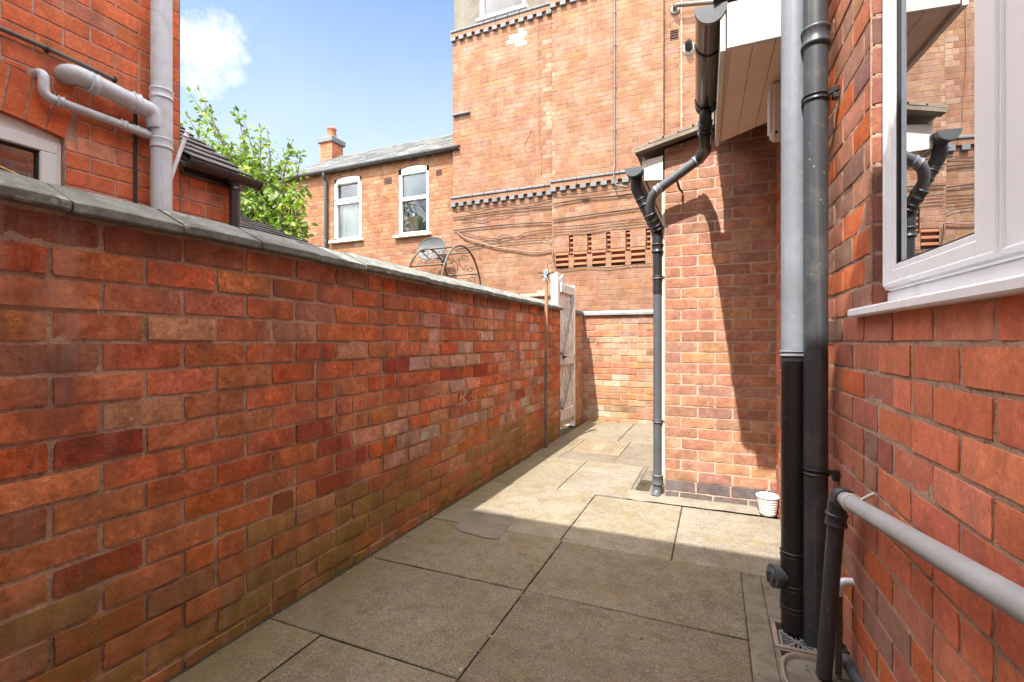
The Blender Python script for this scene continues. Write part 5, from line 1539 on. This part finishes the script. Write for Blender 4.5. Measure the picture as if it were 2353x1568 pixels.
# louvred terracotta panel openings in the pilaster
pz0 = at(1390, 612, Y=TP).z; pz1 = at(1390, 520, Y=TP).z
cols = [at(x, 560, Y=TP).x for x in (1277, 1318, 1361, 1405, 1450, 1496)]
pitch_ = (cols[-1]-cols[0])/5
holes = []
nb_ = 8
zrow = .083
zp0 = pz0; 
for i in range(7):
    xa = cols[0]+pitch_*i
    if xa+pitch_*.72 > xp1-.02: break
    holes.append((xa, xa+pitch_*.72, zp0, zp0+zrow*3.35))
    holes.append((xa+pitch_*.74, xa+pitch_*.97, zp0+zrow*2.6, zp0+zrow*6.6))
nP = [(at(1540, 90, Y=TY).x, at(1559, 90, Y=TY).x, at(1548, 93, Y=TY).z, at(1548, 70, Y=TY).z)]
bricks(mb, (0, TY, 0), X_AX, (0, -1, 0), xl, xp0, .9, zT-.02, PAL_TALL, .083, .232, .008, .003, xl, 'flemish', detail=1, seed=81, colfn=tall_col, lean=.0015)
bricks(mb, (0, TP, 0), X_AX, (0, -1, 0), xp0, xp1, .9, zT+.6, PAL_TALL, .083, .232, .008, .003, xp0, 'flemish', holes=holes, detail=1, seed=82, colfn=tall_col, lean=.0015)
bricks(mb, (0, TY, 0), X_AX, (0, -1, 0), xp1, xr, .9, zT+.6, PAL_TALL, .083, .232, .008, .003, xp1, 'flemish', holes=nP, detail=1, seed=83, lean=.0015)
bricks(mb, (xp1, TP, 0), Y_AX, (1, 0, 0), 0, TY-TP, .9, zT+.6, [(1, (.30, .14, .085), 1)], .083, .20, .008, .003, 0, seed=84)
bricks(mb, (xp0, TP, 0), Y_AX, (-1, 0, 0), 0, TY-TP, .9, zT+.6, PAL_TALL, .083, .20, .008, .003, 0, seed=85)
bricks(mb, (xl, TY, 0), Y_AX, (-1, 0, 0), 0, 2.6, .9, zT-.02, PAL_TALL, .083, .232, .008, .003, 0, 'flemish', seed=86)
mb.box(((xl+xr)/2+.01, TY+.9, 4.8), (xr-xl-.03, 1.55, 8.2), mi=1)
mb.build('wall', [M['brick_tall'], M['mort_tall']], tb, True)
# recess backs, louvres and corbels
mb = MB()
mb.box(((cols[0]+xp1)/2-.02, TP+.075, (zp0+zp0+zrow*6.6)/2), (xp1-cols[0]-.03, .02, zrow*6.7), mi=0)
mb.build('vent_panel_back', M['salmon_block'], tb)
for i in range(7):
    xa = cols[0]+pitch_*i
    if xa+pitch_*.72 > xp1-.02: break
    for k in range(3):
        zz = zp0+zrow*(.42+k*1.08)+.02
        mb = MB(); mb.bev((xa+pitch_*.36, TP+.030, zz+.012), (pitch_*.70, .068, .040), .005); mb.build('louvre', M['terracotta'], tb)
    for k in range(4):
        zz = zp0+zrow*(3.15+k*.98)
        mb = MB(); mb.bev((xa+pitch_*.855+.01, TP+.040, zz), (pitch_*.20, .060, .026), .004); mb.build('corbel', M['terracotta'], tb)
# upper rendered storey and its window
uz0, uz1 = zT+.01, 8.9
w_x0 = at(1101, 30, Y=TY).x; w_x1 = at(1207, 20, Y=TY).x; wz0 = at(1103, 46, Y=TY).z
mb = MB()
for (a, b, c_, d) in ((xl+.02, w_x0, uz0, uz1), (w_x1, xp0, uz0, uz1), (w_x0, w_x1, uz0, wz0), (w_x0, w_x1, wz0+1.5, uz1)):
    mb.box(((a+b)/2, TY+.15, (c_+d)/2), (b-a, .25, d-c_))
mb.box(((xp0+xr)/2, TY+.15, zT+1.6), (xr-xp0, .3, 2.0))
mb.build('rendered_storey', M['render_grey'], tb)
mb = MB(); fy = TY+.03; fw = .07
mb.bev((w_x0+fw/2, fy+.04, wz0+.75), (fw, .08, 1.5), .005); mb.bev((w_x1-fw/2, fy+.04, wz0+.75), (fw, .08, 1.5), .005); mb.bev(((w_x0+w_x1)/2, fy+.04, wz0+.04), (w_x1-w_x0, .08, .08), .005)
mb.bev(((w_x0+w_x1)/2, TY-.0, wz0-.02), (w_x1-w_x0+.1, .10, .04), .005)
uw = mb.build('window', M['upvc_lit'], tb)
mb = MB(); mb.add([(w_x0+.06, TY+.075, wz0), (w_x1-.06, TY+.075, wz0), (w_x1-.06, TY+.075, wz0+1.5), (w_x0+.06, TY+.075, wz0+1.5)], [(0, 1, 2, 3)]); mb.build('pane', M['glass_far'], uw)
mb = MB(); mb.box(((w_x0+w_x1)/2, TY+.16, wz0+.75), (w_x1-w_x0, .02, 1.6)); mb.build('blind', M['blind'], uw)
# string courses with dentils
def string_course(x0, x1, Yf, z1, name):
    rng = random.Random(int(x0*100))
    mb = MB()
    x = x0
    while x < x1-.01:          # blue bullnose top course
        e = min(x+.235, x1)
        mb.bev(((x+e)/2, Yf-.020, z1-.022), (e-x-.007, .10, .046), .012, mi=0); x = e
    x = x0
    while x < x1-.01:          # salmon course below it
        e = min(x+.235, x1)
        mb.bev(((x+e)/2, Yf-.012, z1-.085), (e-x-.006, .075, .072), .003, mi=1); x = e
    n = int((x1-x0)/.165)
    for i in range(n):
        mb.bev((x0+.055+(x1-x0-.11)*i/(n-1), Yf-.006, z1-.155), (.100, .10, .070), .004, mi=0)
        if i < n-1: mb.box((x0+.055+(x1-x0-.11)*(i+.5)/(n-1), Yf+.004, z1-.205), (.055, .010, .05), mi=1)
    return mb.build(name, [M['bluedent'], M['salmon_block']], tb)
string_course(xl-.02, xp0-.02, TY, zB, 'string_course')
string_course(xp0-.02, xp1, TP, zB+.01, 'string_course')
string_course(xp1+.0, xr, TY, zB, 'string_course')
string_course(xl-.02, xp0-.02, TY, zT, 'string_course')
string_course(xp0-.02, xp1, TP, zT+.01, 'string_course')
V_ = nP[0]
mb = MB(); mb.box(((V_[0]+V_[1])/2, TY+.05, (V_[2]+V_[3])/2), (V_[1]-V_[0], .05, V_[3]-V_[2]))
for k in range(4): mb.box(((V_[0]+V_[1])/2, TY+.02, V_[2]+(V_[3]-V_[2])*(k+.5)/4), (V_[1]-V_[0], .02, .010))
mb.build('air_brick', M['vent_brick'], tb)
s0 = at(1042, 268, Y=TY); s1 = at(1081, 262, Y=TY)
mb = MB(); mb.bev(((s0.x+s1.x)/2, TY-.02, s0.z), (s1.x-s0.x, .08, .03), .004)
mb.build('slate_ledge', M['bluedent'], tb)

# fixings on the tall building
def wall_tube(pts, Yp, r, mb=None, sub=5):
    mb = mb or MB()
    mb.tube(spline([at(x, y, Y=Yp) for x, y in pts], sub), r, 6); return mb
def D4(l): return [(980.5+.26044*a, 429+.26044*b) for a, b in l]
cab = [
 ([(245, 205), (330, 190), (420, 208), (560, 172), (700, 152), (800, 165), (960, 140), (1105, 105)], TY-.03, .007, 'wire', 'sagging dark cable just below the left dentils of the tall building'),
 ([(230, 276), (440, 245), (650, 214), (880, 192), (1100, 172)], TY-.03, .010, 'wire', 'thick straight dark cable second below the left dentils on the tall building'),
 ([(300, 300), (400, 292), (500, 300), (570, 268), (680, 262), (760, 235), (900, 222)], TY-.03, .006, 'wire', 'wavy dark cable drooping between two straight cables on the left bay'),
 ([(235, 388), (440, 362), (650, 341), (880, 325), (1112, 314)], TY-.03, .010, 'wire', 'straight dark cable crossing the left bay at its middle, with a hook at the corner'),
 ([(250, 385), (400, 430), (600, 458), (680, 424), (780, 444), (900, 402), (1112, 374)], TY-.03, .006, 'wire', 'thin pale brown cable rippling across the left bay below the middle cable'),
 ([(240, 540), (500, 490), (800, 442), (1112, 424)], TY-.03, .006, 'wire', 'thin straight cable rising from behind the iron arch across the left bay'),
 ([(270, 400), (340, 452), (480, 500), (650, 542), (800, 562), (950, 580), (1060, 566), (1112, 552)], TY-.035, .011, 'wire_pale', 'thick pinkish cable sagging deeply across the left bay of the tall building'),
 ([(250, 555), (550, 512), (900, 480), (1040, 474), (1095, 492), (1112, 520)], TY-.03, .006, 'wire', 'lowest thin cable on the left bay, curling down at the pilaster edge'),
 ([(1115, 70), (1380, 58), (1640, 20), (1830, -4)], TP-.03, .007, 'wire', 'dark cable just below the dentils on the pilaster of the tall building'),
 ([(1112, 155), (1400, 105), (1640, 85), (1840, 60)], TP-.03, .011, 'wire', 'thick straight cable with dark joint box on the pilaster'),
 ([(1112, 297), (1500, 240), (1920, 184)], TP-.03, .011, 'wire', 'straight dark pipe like cable crossing the pilaster above the louvred panel'),
 ([(1115, 357), (1400, 338), (1700, 302), (1960, 280)], TP-.03, .006, 'wire', 'thin cable dipping towards the downpipe across the pilaster'),
 ([(1115, 410), (1200, 400), (1380, 398), (1600, 362), (1760, 345), (1990, 322)], TP-.03, .007, 'wire', 'cable skimming the tops of the louvred panel slots'),
 ([(1280, 380), (1500, 372), (1700, 300), (1920, 200)], TP-.05, .004, 'wire_pale', 'taut thin pale wire slanting up to the swan neck'),
 ([(1118, 560), (1120, 640), (1140, 712), (1200, 731), (1400, 708), (1600, 716), (1800, 690), (2010, 680)], TP-.03, .007, 'wire', 'dark cable looping under the louvred brick panel'),
]
for pts, Yp, r, mt, lab in cab:
    mb = wall_tube(D4(pts), Yp, r)
    tag(mb.build('cable', M[mt]), lab, 'cable', 'cables on the tall building')
jb = at(1346, 457, Y=TP-.03)
mb = MB(); mb.bev(jb, (.13, .03, .032), .006); tag(mb.build('joint_box', M['blackmetal']), 'small black joint box on the thick cable across the pilaster', 'joint box')
cd = thing('conduit', 'slim grey metal conduit running down the pilaster and hooking over the dentils', 'conduit', tuple(at(1412, 300, Y=TP)))
c0 = at(1412, 300, Y=TP-.03).x
mb = MB(); zlo = at(1412, 418, Y=TP-.09).z
mb.tube(fillet([(c0, TP-.03, 8.2), (c0, TP-.03, zB+.12), (c0, TP-.10, zB+.04), (c0, TP-.10, zlo+.02), (c0+.03, TP-.10, zlo-.06), at(1442, 430, Y=TP-.10)], .04), .013, 10); mb.build('tube', M['conduit'], cd)
for yy in (30, 105, 202, 300): 
    zz = at(1412, yy, Y=TP).z; mb = MB(); mb.bev((c0, TP-.02, zz), (.05, .03, .018), .003); mb.build('saddle', M['conduit'], cd)
c1 = at(1566, 200, Y=TY-.02).x
cd2 = thing('white_conduit', 'thin pinkish white conduit on the recessed brick beside the gutter', 'conduit', (c1, TY, 4))
mb = MB(); mb.tube([(c1, TY-.02, 2.0), (c1, TY-.02, 7.1)], .014, 10); mb.build('tube', M['conduit_pale'], cd2)
for yy in (110, 180, 215, 270): mb = MB(); mb.bev((c1, TY-.015, at(1566, yy, Y=TY).z), (.05, .03, .02), .003); mb.build('saddle', M['conduit_pale'], cd2)
vp = at(1583, 112, Y=TY)
rv = thing('flue_terminal', 'small round black flue terminal with grey sealant ring on salmon brick', 'flue', tuple(vp))
mb = MB(); mb.lathe(vp, [(.0, .012), (.095, .012), (.10, 0)], 20, axis=(0, -1, 0)); mb.build('sealant_ring', M['coping_end'], rv)
mb = MB(); mb.lathe(vp+Vector((0, -.01, .0)), [(.058, 0), (.058, .07), (.050, .075), (.052, .12), (.03, .15), (.0, .17)], 20, axis=(0, -1, .25)); mb.build('terminal', M['blackmetal'], rv)
o0 = at(1551, 22, Y=TY-.02)
ovp = thing('overhead_pipe', 'brown grey pipe running level from the salmon wall behind the gutter stop end', 'pipe', tuple(o0))
o1 = at(1740, -4, Y=TY-.12)
mb = MB(); mb.tube(fillet([o0+Vector((0, .05, 0)), o0+Vector((0, -.10, 0)), o1+Vector((0, 0, 0))], .06), .033, 14); mb.build('tube', M['conduit'], ovp)
mb = MB(); mb.lathe(o0, [(.0, .015), (.06, .015), (.07, 0)], 16, axis=(0, -1, 0)); mb.build('sealant_ring', M['coping_end'], ovp)
lw = thing('hanging_wire', 'long thin brown wire hanging down the left bay of the tall building', 'wire', tuple(at(1237, 200, Y=TY)))
mb = wall_tube([(1239, 0), (1237, 60), (1238, 200), (1239, 310), (1244, 370), (1243, 402)], TY-.012, .0045); mb.build('strand', M['wire_pale'], lw)
lw2 = thing('looped_wire', 'short bent brown wire below a broken brick on the left bay', 'wire', tuple(at(1210, 330, Y=TY)))
mb = wall_tube([(1221, 298), (1215, 312), (1205, 332), (1208, 352), (1216, 385), (1224, 404)], TY-.012, .0045); mb.build('strand', M['wire_pale'], lw2)

# ------------------------------------------------------------------ terrace behind the viewer (throws the big shadow)
bt = thing('rear_terrace', 'main terrace house range standing behind the viewer across the yard', 'house', (0, -3, 0))
mb = MB()
mb.box((0, -3.6, 2.35), (18, 5.9, 4.7))
mb.build('wall', M['pale_render'], bt)
for wx in (-6, -3.6, 2.2, 5.0):
    for wz in (1.2, 3.3):
        mb = MB(); mb.bev((wx, -.64, wz+.6), (1.0, .06, 1.2), .01); mb.build('window', M['gasket'], bt)
mb = MB(); mb.col = (.1, .1, .1, 1); ye, ze = -.30, 4.86
mb.prism([(-9.2, ye, ze-.12), (-9.2, ye, ze), (-9.2, -3.6, ze+2.2), (-9.2, -6.9, ze), (-9.2, -6.9, ze-.12)], (18.4, 0, 0)); mb.build('roof', M['slate'], bt, True)

# ------------------------------------------------------------------ tree beyond the neighbour
rng = random.Random(17)
tr = thing('tree', 'bright green leafy tree with upright shoots between the orange house and far salmon house', 'tree', (-6.3, 5.3, 0))
base = Vector((-6.3, 5.3, 0)); fork = Vector((-6.25, 5.25, 2.3))
wood = MB(); wood.tube(spline([base, base.lerp(fork, .5)+Vector((.05, 0, 0)), fork], 4), [.11, .105, .10, .098, .095, .09, .085, .08, .075], 10)
tr_trunk = wood.build('trunk', M['bark'], tr)
tips = [(436, 214, 5.2), (456, 204, 5.3), (478, 262, 5.1), (425, 255, 5.0), (545, 250, 5.2), (556, 262, 5.4), (600, 296, 5.2), (614, 294, 5.5), (580, 340, 5.6),
        (672, 322, 5.4), (692, 348, 5.2), (650, 370, 5.6), (700, 432, 5.0), (697, 470, 4.9), (704, 512, 5.0), (688, 548, 5.2), (640, 400, 5.5), (660, 440, 5.6), (640, 520, 5.1),
        (600, 470, 5.7), (570, 520, 5.4), (610, 540, 5.2), (530, 330, 5.6), (505, 360, 5.0), (560, 300, 5.6), (470, 320, 5.6), (440, 330, 5.3), (490, 300, 5.5), (590, 420, 5.1),
        (540, 400, 5.8), (560, 450, 5.5), (620, 350, 5.8), (520, 430, 5.2), (650, 470, 5.4), (600, 380, 5.4), (450, 280, 5.7), (570, 380, 5.0), (630, 440, 5.0), (555, 340, 5.3),
        (420, 310, 5.6), (400, 260, 5.5), (380, 330, 5.2), (660, 500, 5.6), (585, 500, 5.0), (545, 470, 4.9), (455, 305, 5.0), (510, 330, 5.3), (608, 505, 5.5)]
br = MB(); lf = MB()
pal = [(.115, .20, .028), (.20, .285, .036), (.070, .135, .022), (.27, .33, .045), (.042, .088, .018), (.24, .24, .05), (.32, .26, .08)]
def leaf(p, d, size):
    d = d.normalized(); side = d.cross(Vector((rng.uniform(-1, 1), rng.uniform(-1, 1), rng.uniform(-1, 1)))).normalized()
    nn = d.cross(side)
    c = pal[min(len(pal)-1, int(abs(rng.gauss(0, 2.0))))]; k = rng.uniform(.75, 1.25)
    lf.col = (c[0]*k, c[1]*k, c[2]*k, 1)
    L = size*rng.uniform(.75, 1.2); w = L*rng.uniform(.20, .27); bend = rng.uniform(.05, .22)
    q = [p, p+d*L*.3+side*w-nn*L*.02, p+d*L*.65+side*w*.8-nn*L*bend*.5, p+d*L-nn*L*bend, p+d*L*.65-side*w*.8-nn*L*bend*.5, p+d*L*.3-side*w-nn*L*.02,
         p+d*L*.3+nn*L*.03, p+d*L*.65-nn*L*(bend*.5-.03)]
    lf.add(q, [(0, 1, 6), (1, 2, 7, 6), (2, 3, 7), (3, 4, 7), (4, 5, 6, 7), (5, 0, 6)], 0, True)
for i, (x, y, Y) in enumerate(tips):
    t_ = at(x, y, Y=Y)
    st_ = fork+Vector((rng.uniform(-.05, .05), rng.uniform(-.05, .05), rng.uniform(-.3, .2)))
    mid = st_.lerp(t_, .5)+Vector((rng.uniform(-.12, .12), rng.uniform(-.15, .15), rng.uniform(.0, .25)))
    pts = spline([st_, mid, t_], 10)
    n_ = len(pts)
    br.tube(pts, [.020*(1-k/(n_-1))+.003 for k in range(n_)], 6)
    L_ = (t_-st_).length
    for k in range(5, n_):
        f_ = k/(n_-1)
        cnt = 6 if f_ < .75 else (4 if f_ < .90 else 2)
        dr = (pts[k]-pts[k-1]).normalized()
        for _ in range(cnt):
            sc = .13*(1-f_)**.7+.012
            p = pts[k]+Vector((rng.gauss(0, sc), rng.gauss(0, sc), rng.gauss(0, sc)))
            dl = dr*.4+Vector((rng.uniform(-1, 1), rng.uniform(-1, 1), rng.uniform(-1.0, .35)))
            leaf(p, dl, .10 if f_ > .6 else .11)
    # side twigs
    for _ in range(5):
        k = rng.randint(8, n_-4); p0 = pts[k]; dl = Vector((rng.uniform(-1, 1), rng.uniform(-1, 1), rng.uniform(-.5, .8))).normalized()
        ln = rng.uniform(.15, .38)*(1 if k < n_-8 else .6)
        if rng.random() < .5 and y < 300: ln *= .5
        p1 = p0+dl*ln
        br.tube([p0, p0.lerp(p1, .5)+Vector((0, 0, .02)), p1], [.006, .004, .002], 5)
        m_ = int(ln/.035)
        for j in range(1, m_+1):
            p = p0.lerp(p1, j/m_); leaf(p, dl*.4+Vector((rng.uniform(-1, 1), rng.uniform(-1, 1), rng.uniform(-1, .2))), .10)
br.build('branches', M['bark'], tr_trunk)
lf.build('crown', M['leaf'], tr, True)

# ------------------------------------------------------------------ sun, sky, camera
sl = bpy.data.lights.new('sun', 'SUN'); sl.energy = 2.5; sl.angle = math.radians(.53); sl.color = (1, .965, .915)
so_ = bpy.data.objects.new('sun', sl); COL.objects.link(so_)
so_.rotation_euler = SUN.to_track_quat('-Z', 'Y').to_euler(); so_.location = (-2, -6, 12)

w = bpy.data.worlds.new('World'); bpy.context.scene.world = w; w.use_nodes = True
nt = w.node_tree; N_ = nt.nodes; Lk = nt.links
bg = N_['Background']
sky = N_.new('ShaderNodeTexSky'); sky.sky_type = 'NISHITA'; sky.sun_disc = False
toS = -SUN
sky.sun_elevation = math.asin(toS.z); sky.sun_rotation = math.atan2(toS.x, toS.y)
sky.air_density = 1.0; sky.dust_density = 1.2; sky.ozone_density = .6
# cumulus and thin veil, laid out by sky direction
tc = N_.new('ShaderNodeTexCoord')
def wn(kind, **kw):
    n = N_.new(kind)
    for k, v in kw.items(): setattr(n, k, v)
    return n
nz = wn('ShaderNodeTexNoise'); nz.inputs['Scale'].default_value = 11; nz.inputs['Detail'].default_value = 8; nz.inputs['Roughness'].default_value = .62
Lk.new(tc.outputs['Generated'], nz.inputs['Vector'])
cdir = (at(480, 108, Y=100)-Vector((0, 0, EYE))).normalized()
dot = wn('ShaderNodeVectorMath', operation='DISTANCE')
mp = wn('ShaderNodeMapping'); mp.inputs['Scale'].default_value = (1, 1, 1.35)
Lk.new(tc.outputs['Generated'], mp.inputs['Vector']); Lk.new(mp.outputs[0], dot.inputs[0])
dot.inputs[1].default_value = (cdir.x, cdir.y, cdir.z*1.35)
fall = wn('ShaderNodeMapRange'); fall.inputs['From Min'].default_value = .0; fall.inputs['From Max'].default_value = .15; fall.inputs['To Min'].default_value = .20; fall.inputs['To Max'].default_value = -.26
fall.clamp = False
Lk.new(dot.outputs['Value'], fall.inputs['Value'])
ad_ = wn('ShaderNodeMath', operation='ADD'); Lk.new(nz.outputs['Fac'], ad_.inputs[0]); Lk.new(fall.outputs[0], ad_.inputs[1])
cr = wn('ShaderNodeMapRange'); cr.inputs['From Min'].default_value = .46; cr.inputs['From Max'].default_value = .70
Lk.new(ad_.outputs[0], cr.inputs['Value'])
# veil towards the horizon
sep = wn('ShaderNodeSeparateXYZ'); Lk.new(tc.outputs['Generated'], sep.inputs[0])
hz = wn('ShaderNodeMapRange'); hz.inputs['From Min'].default_value = .58; hz.inputs['From Max'].default_value = .15; hz.inputs['To Min'].default_value = 0; hz.inputs['To Max'].default_value = .95
Lk.new(sep.outputs['Z'], hz.inputs['Value'])
nz2 = wn('ShaderNodeTexNoise'); nz2.inputs['Scale'].default_value = 3.2; nz2.inputs['Detail'].default_value = 6; nz2.inputs['Roughness'].default_value = .6
Lk.new(tc.outputs['Generated'], nz2.inputs['Vector'])
vm = wn('ShaderNodeMath', operation='MULTIPLY'); Lk.new(hz.outputs[0], vm.inputs[0])
nr = wn('ShaderNodeMapRange'); nr.inputs['From Min'].default_value = .3; nr.inputs['From Max'].default_value = .65; nr.inputs['To Min'].default_value = .45; nr.inputs['To Max'].default_value = 1.1
Lk.new(nz2.outputs['Fac'], nr.inputs['Value']); Lk.new(nr.outputs[0], vm.inputs[1])
mx1 = wn('ShaderNodeMixRGB'); Lk.new(vm.outputs[0], mx1.inputs['Fac']); Lk.new(sky.outputs[0], mx1.inputs['Color1']); mx1.inputs['Color2'].default_value = (2.9, 3.1, 3.3, 1)
mx2 = wn('ShaderNodeMixRGB'); Lk.new(cr.outputs[0], mx2.inputs['Fac']); Lk.new(mx1.outputs[0], mx2.inputs['Color1']); mx2.inputs['Color2'].default_value = (4.2, 4.2, 4.2, 1)
# bright unseen cloud added high overhead and behind, to fill the shade
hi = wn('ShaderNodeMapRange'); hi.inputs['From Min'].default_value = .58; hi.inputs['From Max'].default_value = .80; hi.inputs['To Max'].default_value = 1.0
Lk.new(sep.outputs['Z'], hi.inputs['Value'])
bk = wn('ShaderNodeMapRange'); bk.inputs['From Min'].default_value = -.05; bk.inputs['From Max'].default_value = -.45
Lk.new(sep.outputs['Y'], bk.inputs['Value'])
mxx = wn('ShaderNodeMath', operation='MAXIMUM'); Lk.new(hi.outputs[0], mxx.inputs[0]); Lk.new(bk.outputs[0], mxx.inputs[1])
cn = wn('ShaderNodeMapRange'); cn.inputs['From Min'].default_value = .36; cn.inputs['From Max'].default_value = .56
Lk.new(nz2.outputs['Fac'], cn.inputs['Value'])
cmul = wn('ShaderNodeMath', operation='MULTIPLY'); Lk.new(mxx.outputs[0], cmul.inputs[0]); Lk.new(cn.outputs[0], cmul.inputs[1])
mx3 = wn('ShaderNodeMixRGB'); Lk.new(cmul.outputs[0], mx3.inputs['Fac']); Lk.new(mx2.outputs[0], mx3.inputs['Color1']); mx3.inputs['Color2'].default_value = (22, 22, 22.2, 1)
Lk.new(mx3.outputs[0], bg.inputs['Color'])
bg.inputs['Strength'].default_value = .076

cam = bpy.data.cameras.new('camera'); cam.sensor_width = 36; cam.lens = 36*F_PX/2353.0
cam.clip_start = .02; cam.clip_end = 500
co = bpy.data.objects.new('camera', cam); COL.objects.link(co)
co.location = (0, 0, EYE); co.rotation_euler = (math.radians(90), 0, YAW)
sc = bpy.context.scene; sc.camera = co
sc.view_settings.view_transform = 'Standard'; sc.view_settings.look = 'None'; sc.view_settings.gamma = 1
sc.view_settings.exposure = 2.2
sc.cycles.max_bounces = 8; sc.cycles.diffuse_bounces = 5; sc.cycles.transparent_max_bounces = 8
for o in bpy.data.objects:
    if 'ox' in o: del o['ox']
